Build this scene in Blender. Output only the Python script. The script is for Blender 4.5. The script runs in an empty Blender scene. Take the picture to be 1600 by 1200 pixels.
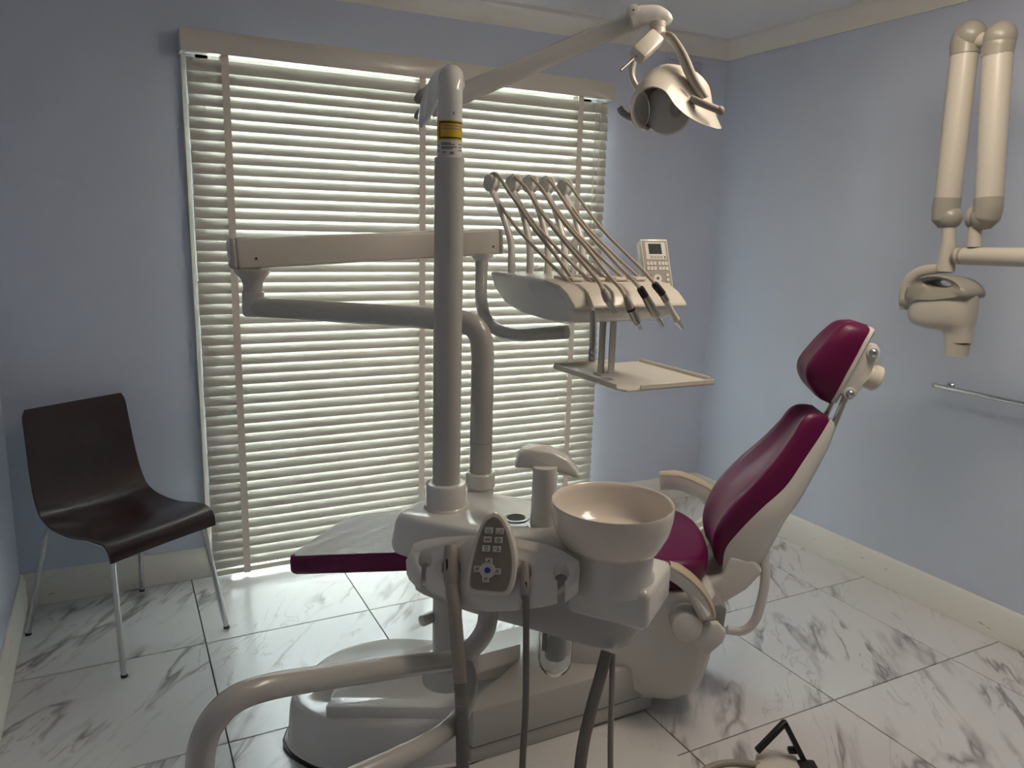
import bpy, bmesh, math, random
from mathutils import Vector, Matrix
random.seed(7)
V = Vector
scene = bpy.context.scene
C = scene.collection

# ------------------------------------------------------------------ camera
HC = 1.49                      # eye height
F = 1212.75                    # focal length in pixels of a 1600x1200 frame
RX = V((0.89102069, -0.06737257, 0.44893548))     # room X in camera axes (right, down, forward)
RY = V((-0.45319211, -0.18960811, 0.87101416))
RZ = V((0.02643935, -0.97954566, -0.19947746))
cam_d = bpy.data.cameras.new('camera')
cam = bpy.data.objects.new('camera', cam_d)
C.objects.link(cam)
cam_d.sensor_width = 36.0
cam_d.lens = F / 1600 * 36.0
cam_d.clip_start = 0.02
right = V((RX.x, RY.x, RZ.x)); down = V((RX.y, RY.y, RZ.y)); fwd = V((RX.z, RY.z, RZ.z))
cam.matrix_world = Matrix(((right.x, -down.x, -fwd.x, 0), (right.y, -down.y, -fwd.y, 0),
                           (right.z, -down.z, -fwd.z, HC), (0, 0, 0, 1)))
scene.camera = cam

# ------------------------------------------------------------------ world, lights, exposure
w = bpy.data.worlds.new('world'); scene.world = w; w.use_nodes = True
nt = w.node_tree
bg = nt.nodes['Background']
bg.inputs['Color'].default_value = (0.90, 0.955, 1.0, 1)
bg.inputs['Strength'].default_value = 17.5
ld = bpy.data.lights.new('ceiling_lamp', 'AREA'); ld.shape = 'RECTANGLE'; ld.size = 1.2; ld.size_y = 0.3
ld.energy = 5.4; ld.color = (1.0, 0.85, 0.68)
lo = bpy.data.objects.new('ceiling_lamp', ld); C.objects.link(lo); lo.location = (1.75, 1.10, 2.41)
lo.rotation_euler = (0, 0, math.radians(90))
lg = bpy.data.lights.new('ceiling_fill', 'POINT'); lg.energy = 3.8; lg.color = (1.0, 0.85, 0.68); lg.shadow_soft_size = 0.12   # fill light added below the lamp to brighten the ceiling
lgo = bpy.data.objects.new('ceiling_fill', lg); C.objects.link(lgo); lgo.location = (1.75, 1.10, 2.27)
scene.view_settings.view_transform = 'Standard'
scene.view_settings.look = 'None'
scene.view_settings.gamma = 1.0
scene.view_settings.use_curve_mapping = False
scene.view_settings.exposure = 1.34

# ------------------------------------------------------------------ picking points on known planes of the room
def ray(px, py):
    c = V((px - 800, py - 600, F)) / F
    return V((RX.dot(c), RY.dot(c), RZ.dot(c)))
EYE = V((0, 0, HC))
def D(px, py, d): return EYE + ray(px, py) * d
def PZ(px, py, z): r = ray(px, py); return EYE + r * ((z - HC) / r.z)
def PY(px, py, y): r = ray(px, py); return EYE + r * (y / r.y)
def PX(px, py, x): r = ray(px, py); return EYE + r * (x / r.x)
def PL(px, py, p, n): r = ray(px, py); return EYE + r * ((p - EYE).dot(n) / r.dot(n))

# ------------------------------------------------------------------ materials
def mat(name, col, rough=0.5, metal=0.0, coat=0.0, spec=0.5, trans=0.0, noise=0.0, nscale=20, bump=0.0, bscale=200, alpha=1.0, emit=None):
    m = bpy.data.materials.new(name); m.use_nodes = True
    t = m.node_tree; b = t.nodes['Principled BSDF']
    b.inputs['Base Color'].default_value = (*col, 1)
    b.inputs['Roughness'].default_value = rough
    b.inputs['Metallic'].default_value = metal
    b.inputs['Coat Weight'].default_value = coat
    b.inputs['Coat Roughness'].default_value = 0.03
    b.inputs['Specular IOR Level'].default_value = spec
    b.inputs['Transmission Weight'].default_value = trans
    b.inputs['Alpha'].default_value = alpha
    tc = t.nodes.new('ShaderNodeTexCoord')
    if noise > 0:
        nz = t.nodes.new('ShaderNodeTexNoise'); nz.inputs['Scale'].default_value = nscale; nz.inputs['Detail'].default_value = 5
        t.links.new(tc.outputs['Object'], nz.inputs['Vector'])
        mx = t.nodes.new('ShaderNodeMix'); mx.data_type = 'RGBA'
        mx.inputs['A'].default_value = (*[c * (1 - noise) for c in col], 1)
        mx.inputs['B'].default_value = (*[min(1, c * (1 + noise)) for c in col], 1)
        t.links.new(nz.outputs['Fac'], mx.inputs['Factor'])
        t.links.new(mx.outputs['Result'], b.inputs['Base Color'])
    if bump > 0:
        nb = t.nodes.new('ShaderNodeTexNoise'); nb.inputs['Scale'].default_value = bscale; nb.inputs['Detail'].default_value = 3
        t.links.new(tc.outputs['Object'], nb.inputs['Vector'])
        bp = t.nodes.new('ShaderNodeBump'); bp.inputs['Strength'].default_value = bump; bp.inputs['Distance'].default_value = 0.01
        t.links.new(nb.outputs['Fac'], bp.inputs['Height']); t.links.new(bp.outputs['Normal'], b.inputs['Normal'])
    return m

M = {}
M['wall'] = mat('wall_paint_blue', (0.57, 0.625, 0.75), 0.55, noise=0.04, nscale=3, bump=0.05, bscale=90)
M['ceiling'] = mat('ceiling_paint', (0.78, 0.77, 0.78), 0.8, noise=0.02, nscale=3)
M['cornice'] = mat('cornice_paint', (0.76, 0.72, 0.67), 0.6, noise=0.02)
M['enamel'] = mat('enamel_white', (0.69, 0.68, 0.645), 0.22, coat=0.4, noise=0.02, nscale=6)
M['enamel_gloss'] = mat('enamel_gloss', (0.66, 0.665, 0.65), 0.06)
M['pole'] = mat('enamel_shaded', (0.47, 0.465, 0.44), 0.26, coat=0.3)  # same white enamel, darkened to carry the shade on backlit parts
M['cream'] = mat('cream_plastic', (0.69, 0.65, 0.57), 0.32, coat=0.15)
M['tan'] = mat('tan_pad', (0.52, 0.44, 0.33), 0.5)
M['ceramic'] = mat('ceramic_bowl', (0.74, 0.68, 0.60), 0.18, coat=0.5)
M['purple'] = mat('vinyl_purple', (0.115, 0.006, 0.052), 0.38, coat=0.06, spec=0.28, bump=0.03, bscale=500)
M['clear_cover'] = mat('clear_vinyl_cover', (0.42, 0.38, 0.40), 0.14, coat=0.6, alpha=0.55, bump=0.35, bscale=25)
M['wood'] = mat('dark_wenge_veneer', (0.021, 0.0065, 0.0075), 0.30, coat=0.25, noise=0.35, nscale=30)
M['chrome'] = mat('chrome', (0.62, 0.63, 0.65), 0.16, metal=1)
M['steel'] = mat('brushed_steel', (0.45, 0.43, 0.40), 0.28, metal=1)
M['mirror'] = mat('reflector_mirror', (0.86, 0.87, 0.88), 0.08, metal=0.85)
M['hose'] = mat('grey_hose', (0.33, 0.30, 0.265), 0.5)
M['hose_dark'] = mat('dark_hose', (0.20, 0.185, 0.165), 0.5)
M['cord'] = mat('cream_tubing', (0.47, 0.41, 0.34), 0.45)
M['grey'] = mat('grey_plastic', (0.27, 0.27, 0.26), 0.4)
M['dark'] = mat('black_rubber', (0.012, 0.011, 0.013), 0.45)
M['taupe'] = mat('taupe_panel', (0.235, 0.20, 0.165), 0.5)
M['key'] = mat('key_grey', (0.55, 0.54, 0.52), 0.5)
M['blue'] = mat('blue_button', (0.02, 0.03, 0.22), 0.4)
M['ink'] = mat('ink_dark', (0.03, 0.03, 0.03), 0.6)
M['screen'] = mat('lcd_screen', (0.03, 0.042, 0.042), 0.6, spec=0.15)
M['yellow'] = mat('warning_yellow', (0.62, 0.40, 0.02), 0.4)
M['sticker'] = mat('sticker_white', (0.62, 0.61, 0.58), 0.5)
M['xcream'] = mat('xray_cream', (0.50, 0.47, 0.41), 0.38, coat=0.1)
M['xgrey'] = mat('xray_grey', (0.30, 0.285, 0.245), 0.34, coat=0.1)
M['tape'] = mat('blind_tape', (0.78, 0.70, 0.63), 0.9, bump=0.2, bscale=700)
M['grout'] = mat('grout_dark', (0.10, 0.09, 0.085), 0.9)
M['concrete'] = mat('patio_concrete', (0.45, 0.44, 0.42), 0.9, noise=0.1)
M['alu'] = mat('aluminium_frame', (0.62, 0.60, 0.55), 0.4, noise=0.02)
M['lens'] = mat('frosted_lens', (0.50, 0.49, 0.46), 0.25, coat=0.3)
M['clear'] = mat('clear_plastic', (0.93, 0.95, 0.95), 0.03, trans=1.0)

def skirting_mat():
    m = mat('skirting_scuffed', (0.77, 0.75, 0.71), 0.45)
    t = m.node_tree; b = t.nodes['Principled BSDF']; tc = t.nodes.new('ShaderNodeTexCoord')
    mp = t.nodes.new('ShaderNodeMapping'); mp.inputs['Scale'].default_value = (9, 9, 40)
    n = t.nodes.new('ShaderNodeTexNoise'); n.inputs['Scale'].default_value = 1.6; n.inputs['Detail'].default_value = 6
    r = t.nodes.new('ShaderNodeValToRGB'); r.color_ramp.elements[0].position = 0.66; r.color_ramp.elements[1].position = 0.74
    r.color_ramp.elements[0].color = (0.77, 0.75, 0.71, 1); r.color_ramp.elements[1].color = (0.36, 0.33, 0.29, 1)
    t.links.new(tc.outputs['Object'], mp.inputs['Vector']); t.links.new(mp.outputs['Vector'], n.inputs['Vector'])
    t.links.new(n.outputs['Fac'], r.inputs['Fac']); t.links.new(r.outputs['Color'], b.inputs['Base Color'])
    return m
M['skirting'] = skirting_mat()

def marble():
    m = mat('marble_tile', (0.74, 0.74, 0.75), 0.20, spec=0.4)
    t = m.node_tree; b = t.nodes['Principled BSDF']; L = t.links.new; N = t.nodes.new
    tc = N('ShaderNodeTexCoord'); oi = N('ShaderNodeObjectInfo')
    mul = N('ShaderNodeVectorMath'); mul.operation = 'SCALE'; mul.inputs['Scale'].default_value = 37.0
    cmb = N('ShaderNodeCombineXYZ'); L(oi.outputs['Random'], cmb.inputs['X']); L(oi.outputs['Random'], cmb.inputs['Z'])
    L(cmb.outputs['Vector'], mul.inputs[0])
    add = N('ShaderNodeVectorMath'); add.operation = 'ADD'
    mp = N('ShaderNodeMapping'); mp.inputs['Rotation'].default_value = (0, 0, math.radians(-50)); mp.inputs['Scale'].default_value = (1.0, 3.3, 1.0)
    # stretch the pattern along the diagonal
    rot = N('ShaderNodeVectorRotate'); rot.rotation_type = 'Z_AXIS'; rot.inputs['Angle'].default_value = math.radians(-52)
    L(tc.outputs['Object'], rot.inputs['Vector'])
    sc = N('ShaderNodeVectorMath'); sc.operation = 'MULTIPLY'; sc.inputs[1].default_value = (1.0, 4.0, 1.0)
    L(rot.outputs['Vector'], sc.inputs[0]); L(sc.outputs['Vector'], add.inputs[0]); L(mul.outputs['Vector'], add.inputs[1])
    def vein(scale, width, dist, det):
        n = N('ShaderNodeTexNoise'); n.inputs['Scale'].default_value = scale; n.inputs['Detail'].default_value = det
        n.inputs['Roughness'].default_value = 0.55; n.inputs['Distortion'].default_value = dist
        L(add.outputs['Vector'], n.inputs['Vector'])
        s = N('ShaderNodeMath'); s.operation = 'SUBTRACT'; s.inputs[1].default_value = 0.5; L(n.outputs['Fac'], s.inputs[0])
        a = N('ShaderNodeMath'); a.operation = 'ABSOLUTE'; L(s.outputs[0], a.inputs[0])
        r = N('ShaderNodeMapRange'); r.inputs['From Min'].default_value = 0.0; r.inputs['From Max'].default_value = width
        r.inputs['To Min'].default_value = 1.0; r.inputs['To Max'].default_value = 0.0; L(a.outputs[0], r.inputs['Value'])
        return r
    v1 = vein(1.2, 0.034, 0.35, 4); v2 = vein(2.3, 0.018, 0.8, 6)
    mk = N('ShaderNodeTexNoise'); mk.inputs['Scale'].default_value = 2.4; mk.inputs['Detail'].default_value = 2
    ad2 = N('ShaderNodeVectorMath'); ad2.operation = 'ADD'; ad2.inputs[1].default_value = (9.1, 3.3, 5.7); L(add.outputs['Vector'], ad2.inputs[0]); L(ad2.outputs['Vector'], mk.inputs['Vector'])
    mr = N('ShaderNodeMapRange'); mr.inputs['From Min'].default_value = 0.44; mr.inputs['From Max'].default_value = 0.62; L(mk.outputs['Fac'], mr.inputs['Value'])
    m1 = N('ShaderNodeMath'); m1.operation = 'MULTIPLY'; L(v1.outputs[0], m1.inputs[0]); L(mr.outputs[0], m1.inputs[1])
    m2 = N('ShaderNodeMath'); m2.operation = 'MULTIPLY'; L(v2.outputs[0], m2.inputs[0]); L(mr.outputs[0], m2.inputs[1])
    h = N('ShaderNodeMath'); h.operation = 'MULTIPLY'; h.inputs[1].default_value = 0.55; L(m2.outputs[0], h.inputs[0])
    mxm = N('ShaderNodeMath'); mxm.operation = 'MAXIMUM'; L(m1.outputs[0], mxm.inputs[0]); L(h.outputs[0], mxm.inputs[1])
    k = N('ShaderNodeMath'); k.operation = 'MULTIPLY'; k.inputs[1].default_value = 0.95; L(mxm.outputs[0], k.inputs[0])
    mix = N('ShaderNodeMix'); mix.data_type = 'RGBA'; L(k.outputs[0], mix.inputs['Factor'])
    mix.inputs['A'].default_value = (0.66, 0.655, 0.66, 1); mix.inputs['B'].default_value = (0.25, 0.23, 0.235, 1)
    L(mix.outputs['Result'], b.inputs['Base Color'])
    return m
M['marble'] = marble()

def slat_mat():
    m = bpy.data.materials.new('blind_slat_cream'); m.use_nodes = True; t = m.node_tree
    b = t.nodes['Principled BSDF']; b.inputs['Base Color'].default_value = (0.53, 0.515, 0.465, 1); b.inputs['Roughness'].default_value = 0.42
    tr = t.nodes.new('ShaderNodeBsdfTranslucent'); tr.inputs['Color'].default_value = (0.75, 0.72, 0.62, 1)
    mx = t.nodes.new('ShaderNodeMixShader'); mx.inputs[0].default_value = 0.04
    o = t.nodes['Material Output']; t.links.new(b.outputs[0], mx.inputs[1]); t.links.new(tr.outputs[0], mx.inputs[2]); t.links.new(mx.outputs[0], o.inputs['Surface'])
    return m
M['slat'] = slat_mat()
def pane_mat():
    m = bpy.data.materials.new('window_glass'); m.use_nodes = True; t = m.node_tree
    t.nodes.remove(t.nodes['Principled BSDF'])
    a = t.nodes.new('ShaderNodeBsdfTransparent'); a.inputs['Color'].default_value = (0.93, 0.97, 0.95, 1)
    g = t.nodes.new('ShaderNodeBsdfGlossy'); g.inputs['Roughness'].default_value = 0.02
    fr = t.nodes.new('ShaderNodeFresnel'); fr.inputs['IOR'].default_value = 1.45
    mx = t.nodes.new('ShaderNodeMixShader'); t.links.new(fr.outputs[0], mx.inputs[0]); t.links.new(a.outputs[0], mx.inputs[1]); t.links.new(g.outputs[0], mx.inputs[2])
    t.links.new(mx.outputs[0], t.nodes['Material Output'].inputs['Surface'])
    return m
M['glass'] = pane_mat()

# ------------------------------------------------------------------ object helpers
BASE = {}
def put(name, mesh, material, parent):
    o = bpy.data.objects.new(name, mesh); C.objects.link(o)
    if material is not None and not mesh.materials: mesh.materials.append(M[material])
    if parent is not None:
        o.parent = parent
    return o
def obj(name, bm, material, parent=None, label=None, smooth=38, kind=None):
    """bm holds world coordinates; the object is linked as one mesh"""
    base = BASE.get(parent.name, V((0, 0, 0))) if parent is not None else V((0, 0, 0))
    bmesh.ops.recalc_face_normals(bm, faces=bm.faces)
    lim = math.radians(smooth)
    for f in bm.faces: f.smooth = True
    for e in bm.edges:
        if len(e.link_faces) == 2:
            e.smooth = e.calc_face_angle(0) < lim
        else: e.smooth = True
    if base.length > 0: bmesh.ops.translate(bm, verts=bm.verts, vec=-base)
    me = bpy.data.meshes.new(name); bm.to_mesh(me); bm.free()
    o = put(name, me, material, parent)
    BASE[o.name] = base
    if label: o['label'] = label
    if kind: o['kind'] = kind
    return o
def thing(name, label, cat, loc, group=None):
    o = bpy.data.objects.new(name, None); C.objects.link(o); o.location = loc; o.empty_display_size = 0.05
    o['label'] = label; o['category'] = cat
    if group: o['group'] = group
    BASE[o.name] = V(loc)
    return o
def tag(o, label, cat, group=None):
    o['label'] = label; o['category'] = cat
    if group: o['group'] = group
    return o
def struct(name, bm, material, parent=None, label=None):
    o = obj(name, bm, material, parent)
    if parent is None: o['kind'] = 'structure'
    if label: o['label'] = label
    return o
def nb(): return bmesh.new()

def cr(pts, n=8):
    """Catmull-Rom through points"""
    P = [V(p) for p in pts]; P = [P[0] * 2 - P[1]] + P + [P[-1] * 2 - P[-2]]
    out = []
    for i in range(1, len(P) - 2):
        for k in range(n):
            t = k / n
            out.append(0.5 * ((2 * P[i]) + (P[i + 1] - P[i - 1]) * t + (2 * P[i - 1] - 5 * P[i] + 4 * P[i + 1] - P[i + 2]) * t * t + (3 * P[i] - P[i - 1] - 3 * P[i + 1] + P[i + 2]) * t ** 3))
    out.append(P[-2]); return out
def lerp_list(vals, n):
    out = []
    for i in range(n):
        t = i / (n - 1) * (len(vals) - 1); k = min(int(t), len(vals) - 2); out.append(vals[k] + (vals[k + 1] - vals[k]) * (t - k))
    return out
def loft(bm, rings, closed=True, cap=True):
    vs = [[bm.verts.new(p) for p in r] for r in rings]
    n = len(rings[0])
    for a, b in zip(vs[:-1], vs[1:]):
        for i in range(n if closed else n - 1):
            j = (i + 1) % n
            bm.faces.new((a[i], a[j], b[j], b[i]))
    if cap and closed:
        bm.faces.new(vs[0]); bm.faces.new(list(reversed(vs[-1])))
    return bm
def tube(bm, path, rad, seg=14, cap=True, flat=1.0, up=None):
    P = [V(p) for p in path]; n = len(P)
    rads = rad if isinstance(rad, (list, tuple)) else [rad]
    rads = lerp_list(list(rads), n) if len(rads) > 1 else [rads[0]] * n
    T = []
    for i in range(n):
        d = (P[min(i + 1, n - 1)] - P[max(i - 1, 0)]); T.append(d.normalized())
    ref = V(up) if up is not None else (V((0, 0, 1)) if abs(T[0].z) < 0.9 else V((1, 0, 0)))
    x = T[0].cross(ref).normalized(); rings = []
    for i in range(n):
        x = (x - T[i] * x.dot(T[i])).normalized(); y = T[i].cross(x).normalized()
        rings.append([P[i] + (x * math.cos(2 * math.pi * k / seg) * flat + y * math.sin(2 * math.pi * k / seg)) * rads[i] for k in range(seg)])
    return loft(bm, rings, True, cap)
def axes(d):
    d = V(d).normalized(); r = V((0, 0, 1)) if abs(d.z) < 0.9 else V((1, 0, 0))
    x = d.cross(r).normalized(); return x, d.cross(x).normalized(), d
def lathe(bm, o, d, prof, seg=32, sx=1.0, sy=1.0, xy=None):
    """prof: list of (radius, distance along d)"""
    x, y, d = axes(d)
    if xy: x, y = V(xy[0]).normalized(), V(xy[1]).normalized()
    o = V(o); rings = []
    for r, h in prof:
        rings.append([o + d * h + x * (r * sx * math.cos(2 * math.pi * k / seg)) + y * (r * sy * math.sin(2 * math.pi * k / seg)) for k in range(seg)])
    return loft(bm, rings, True, True)
def cyl(bm, a, b, r, seg=20, bev=0.0):
    a, b = V(a), V(b); L = (b - a).length
    pr = [(r, 0), (r, L)] if bev <= 0 else [(r - bev, 0), (r - bev * 0.3, bev * 0.3), (r, bev), (r, L - bev), (r - bev * 0.3, L - bev * 0.3), (r - bev, L)]
    return lathe(bm, a, b - a, pr, seg)
def bevel(bm, faces_before, off, seg=2, ang=20):
    es = [e for e in bm.edges if e not in faces_before and len(e.link_faces) == 2 and e.calc_face_angle(0) > math.radians(ang)]
    if off > 0 and es: bmesh.ops.bevel(bm, geom=es, offset=off, segments=seg, profile=0.5, affect='EDGES', clamp_overlap=True)
X_, Y_, Z_ = V((1, 0, 0)), V((0, 1, 0)), V((0, 0, 1))
def box(bm, c, dims, ax=(X_, Y_, Z_), bev=0.0, seg=2):
    old = set(bm.edges); c = V(c); a = [V(ax[i]).normalized() * dims[i] / 2 for i in range(3)]
    v = [bm.verts.new(c + a[0] * i + a[1] * j + a[2] * k) for i in (-1, 1) for j in (-1, 1) for k in (-1, 1)]
    for f in ((0, 1, 3, 2), (4, 6, 7, 5), (0, 4, 5, 1), (2, 3, 7, 6), (0, 2, 6, 4), (1, 5, 7, 3)): bm.faces.new([v[i] for i in f])
    if bev > 0: bmesh.ops.recalc_face_normals(bm, faces=bm.faces); bevel(bm, old, bev, seg)
    return bm
def bx(bm, x0, x1, y0, y1, z0, z1, bev=0.0, seg=2):
    return box(bm, ((x0 + x1) / 2, (y0 + y1) / 2, (z0 + z1) / 2), (abs(x1 - x0), abs(y1 - y0), abs(z1 - z0)), bev=bev, seg=seg)
def prism(bm, pts, vec, bev=0.0, seg=2, ang=20):
    old = set(bm.edges); vec = V(vec); n = len(pts)
    a = [bm.verts.new(V(p)) for p in pts]; b = [bm.verts.new(V(p) + vec) for p in pts]
    bm.faces.new(a); bm.faces.new(list(reversed(b)))
    for i in range(n): j = (i + 1) % n; bm.faces.new((a[j], a[i], b[i], b[j]))
    if bev > 0: bmesh.ops.recalc_face_normals(bm, faces=bm.faces); bevel(bm, old, bev, seg, ang)
    return bm
def ball(bm, c, rx, ry=None, rz=None, ax=(X_, Y_, Z_), u=20, v=12):
    ry = ry or rx; rz = rz or rx; c = V(c); rings = []
    for i in range(v + 1):
        th = math.pi * (0.02 + 0.96 * i / v); s, co = math.sin(th), math.cos(th)
        rings.append([c + V(ax[0]) * (rx * s * math.cos(2 * math.pi * k / u)) + V(ax[1]) * (ry * s * math.sin(2 * math.pi * k / u)) + V(ax[2]) * (rz * co) for k in range(u)])
    return loft(bm, rings)

# ------------------------------------------------------------------ the room
XL, XR, YB, YF, ZC = -0.395, 2.91, 3.308, -2.6, 2.435
bm = nb(); bx(bm, XL - 0.1, XR + 0.1, YF - 0.1, YB + 0.12, -0.06, -0.006); floor_o = struct('floor', bm, 'grout')
floor_o['label'] = 'white marble tiled floor with dark thin joints'
# tiles 0.6 m on a straight grid, every one a piece of its own
TP, GAP = 0.6, 0.0042
tx0, ty0 = 0.2085, 2.737
def tile_mesh(w, h):
    b = nb(); bx(b, -w / 2, w / 2, -h / 2, h / 2, -0.008, 0.0, bev=0.0008, seg=1)
    me = bpy.data.meshes.new('tile'); b.to_mesh(me); b.free(); me.materials.append(M['marble']); return me
tcache = {}
for i in range(-3, 8):
    for j in range(-10, 3):
        xa, xb = max(tx0 + i * TP, XL), min(tx0 + (i + 1) * TP, XR)
        ya, yb = max(ty0 + j * TP, YF), min(ty0 + (j + 1) * TP, YB)
        if xb - xa < 0.02 or yb - ya < 0.02: continue
        k = (round(xb - xa, 3), round(yb - ya, 3))
        if k not in tcache: tcache[k] = tile_mesh(k[0] - GAP, k[1] - GAP)
        o = put('tile', tcache[k], None, floor_o); o.location = ((xa + xb) / 2, (ya + yb) / 2, 0)
WX0, WX1, WZ1 = 0.33, 2.12, 2.10           # window opening
bm = nb()
bx(bm, XL - 0.1, WX0, YB, YB + 0.12, 0, ZC + 0.05); bx(bm, WX1, XR + 0.1, YB, YB + 0.12, 0, ZC + 0.05); bx(bm, WX0, WX1, YB, YB + 0.12, WZ1, ZC + 0.05)
struct('wall_back', bm, 'wall')
bm = nb(); bx(bm, XR, XR + 0.1, YF - 0.1, YB + 0.1, 0, ZC + 0.05); struct('wall_right', bm, 'wall')
bm = nb(); bx(bm, XL - 0.1, XL, YF - 0.1, YB + 0.1, 0, ZC + 0.05); struct('wall_left', bm, 'wall')
bm = nb(); bx(bm, XL - 0.1, XR + 0.1, YF - 0.1, YF, 0, ZC + 0.05); struct('wall_front', bm, 'wall')
bm = nb(); bx(bm, XL - 0.1, XR + 0.1, YF - 0.1, YB + 0.12, ZC, ZC + 0.06); struct('ceiling', bm, 'ceiling')
def run(name, prof, a, b, inward, material, i0=0.0, i1=0.0):
    """profile (distance from wall, z) swept from a to b along a wall; mitred by i0,i1"""
    a, b, inward = V(a), V(b), V(inward); d = (b - a).normalized()
    r0 = [a + inward * p + Z_ * z + d * (p * i0) for p, z in prof]; r1 = [b + inward * p + Z_ * z - d * (p * i1) for p, z in prof]
    bm = nb(); loft(bm, [r0, r1]); return struct(name, bm, material)
corn = [(0, 2.354), (0.010, 2.354), (0.014, 2.366), (0.055, 2.408), (0.075, 2.414), (0.082, 2.420), (0.082, 2.4345), (0, 2.4345)]
run('trim_1', corn, (XL, YB, 0), (XR, YB, 0), (0, -1, 0), 'cornice', 1, 1)
run('trim_2', corn, (XR, YB, 0), (XR, YF, 0), (-1, 0, 0), 'cornice', 1, 1)
run('trim_3', corn, (XL, YB, 0), (XL, YF, 0), (1, 0, 0), 'cornice', 1, 1)
run('trim_4', corn, (XL, YF, 0), (XR, YF, 0), (0, 1, 0), 'cornice', 1, 1)
sk = [(0, 0.001), (0.018, 0.001), (0.018, 0.108), (0.013, 0.116), (0.011, 0.126), (0.006, 0.132), (0, 0.132)]
run('baseboard_back', sk, (XL, YB, 0), (WX0 - 0.045, YB, 0), (0, -1, 0), 'skirting', 1, 0)
run('baseboard_back', sk, (WX1 + 0.05, YB, 0), (XR, YB, 0), (0, -1, 0), 'skirting', 0, 1)
run('baseboard_right', sk, (XR, YB, 0), (XR, YF, 0), (-1, 0, 0), 'skirting', 1, 1)
run('baseboard_left', sk, (XL, YB, 0), (XL, YF, 0), (1, 0, 0), 'skirting', 1, 1)
run('baseboard_front', sk, (XL, YF, 0), (XR, YF, 0), (0, 1, 0), 'skirting', 1, 1)
# glazed sliding door behind the blind
win = bpy.data.objects.new('window_1', None); C.objects.link(win); win.location = ((WX0 + WX1) / 2, YB + 0.08, 0); win['kind'] = 'structure'; win['label'] = 'glazed door behind the closed venetian blind'
BASE['window_1'] = V(win.location)
bm = nb()
bx(bm, WX0, WX0 + 0.05, YB + 0.05, YB + 0.11, 0.0, WZ1); bx(bm, WX1 - 0.05, WX1, YB + 0.05, YB + 0.11, 0.0, WZ1)
bx(bm, WX0, WX1, YB + 0.05, YB + 0.11, WZ1 - 0.05, WZ1); bx(bm, WX0, WX1, YB + 0.05, YB + 0.11, 0.0, 0.05)
bx(bm, (WX0 + WX1) / 2 - 0.025, (WX0 + WX1) / 2 + 0.025, YB + 0.055, YB + 0.105, 0.05, WZ1 - 0.05)
obj('window_frame', bm, 'alu', win)
for x0, x1 in ((WX0 + 0.05, (WX0 + WX1) / 2 - 0.025), ((WX0 + WX1) / 2 + 0.025, WX1 - 0.05)):
    bm = nb(); bx(bm, x0, x1, YB + 0.078, YB + 0.082, 0.05, WZ1 - 0.05); obj('pane', bm, 'glass', win)
bm = nb(); bx(bm, 0.278, 0.293, YB - 0.022, YB - 0.0005, 0.002, 2.10); struct('trim_5', bm, 'cream', label='narrow cream jamb strip along the left edge of the blind')
bm = nb(); bx(bm, -4, 7, YB + 0.13, YB + 7, -0.12, -0.04); struct('patio_ground', bm, 'concrete')

# ------------------------------------------------------------------ venetian blind
YBL = 3.252
bl = thing('venetian_blind', 'cream venetian blind with closed slats covering the whole glazed door', 'blind', (1.235, YBL, 0.02))
bx0, bx1 = 0.293, 2.146
bm = nb(); bx(bm, 0.272, 2.162, YBL - 0.040, YBL - 0.028, 2.082, 2.160, bev=0.003); bx(bm, 0.272, 0.284, YBL - 0.030, YBL + 0.055, 2.082, 2.160); bx(bm, 2.150, 2.162, YBL - 0.030, YBL + 0.055, 2.082, 2.160)
obj('valance', bm, 'cream', bl)
bm = nb(); bx(bm, bx0, bx1, YBL - 0.022, YBL + 0.03, 2.085, 2.14); obj('headrail', bm, 'cream', bl)
def slat_mesh(L):
    b = nb(); W, tilt, t = 0.0520, math.radians(64.5), 0.0028; n = 6; top, bot = [], []
    for i in range(n + 1):
        q = (i / n - 0.5) * W; crown = 0.0035 * (1 - (2 * i / n - 1) ** 2)
        for lst, off in ((top, t / 2), (bot, -t / 2)):
            c = crown + off     # across the slat: room edge low, window edge high
            lst.append((q * math.cos(tilt) - c * math.sin(tilt), q * math.sin(tilt) + c * math.cos(tilt)))
    ring = top + bot[::-1]
    loft(b, [[V((-L / 2, y, z)) for y, z in ring], [V((L / 2, y, z)) for y, z in ring]])
    bmesh.ops.recalc_face_normals(b, faces=b.faces)
    for f in b.faces: f.smooth = True
    for e in b.edges: e.smooth = len(e.link_faces) != 2 or e.calc_face_angle(0) < 0.6
    me = bpy.data.meshes.new('slat'); b.to_mesh(me); b.free(); me.materials.append(M['slat']); return me
sm = slat_mesh(bx1 - bx0)
ZS0, ZS1, NS = 0.072, 2.046, 49
for i in range(NS):
    z = ZS0 + (ZS1 - ZS0) * i / (NS - 1)
    o = put('slat', sm, None, bl); o.location = V(((bx0 + bx1) / 2, YBL, z)) - BASE[bl.name] + V((random.uniform(-.0015, .0015), 0, 0))
    o.rotation_euler = (random.uniform(-0.008, 0.008), random.uniform(-0.0006, 0.0006), 0)
bm = nb(); bx(bm, bx0, bx1, YBL - 0.022, YBL + 0.022, 0.022, 0.044, bev=0.004); obj('bottom_rail', bm, 'cream', bl)
for px in (352, 660, 909):
    x = PY(px, 120, YBL - 0.02).x
    bm = nb(); bx(bm, x - 0.0135, x + 0.0135, YBL - 0.0262, YBL - 0.0250, 0.02, 2.085); obj('ladder_tape', bm, 'tape', bl)
    bm = nb(); bx(bm, x - 0.0135, x + 0.0135, YBL + 0.0250, YBL + 0.0262, 0.02, 2.085); obj('ladder_tape', bm, 'tape', bl)
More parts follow.
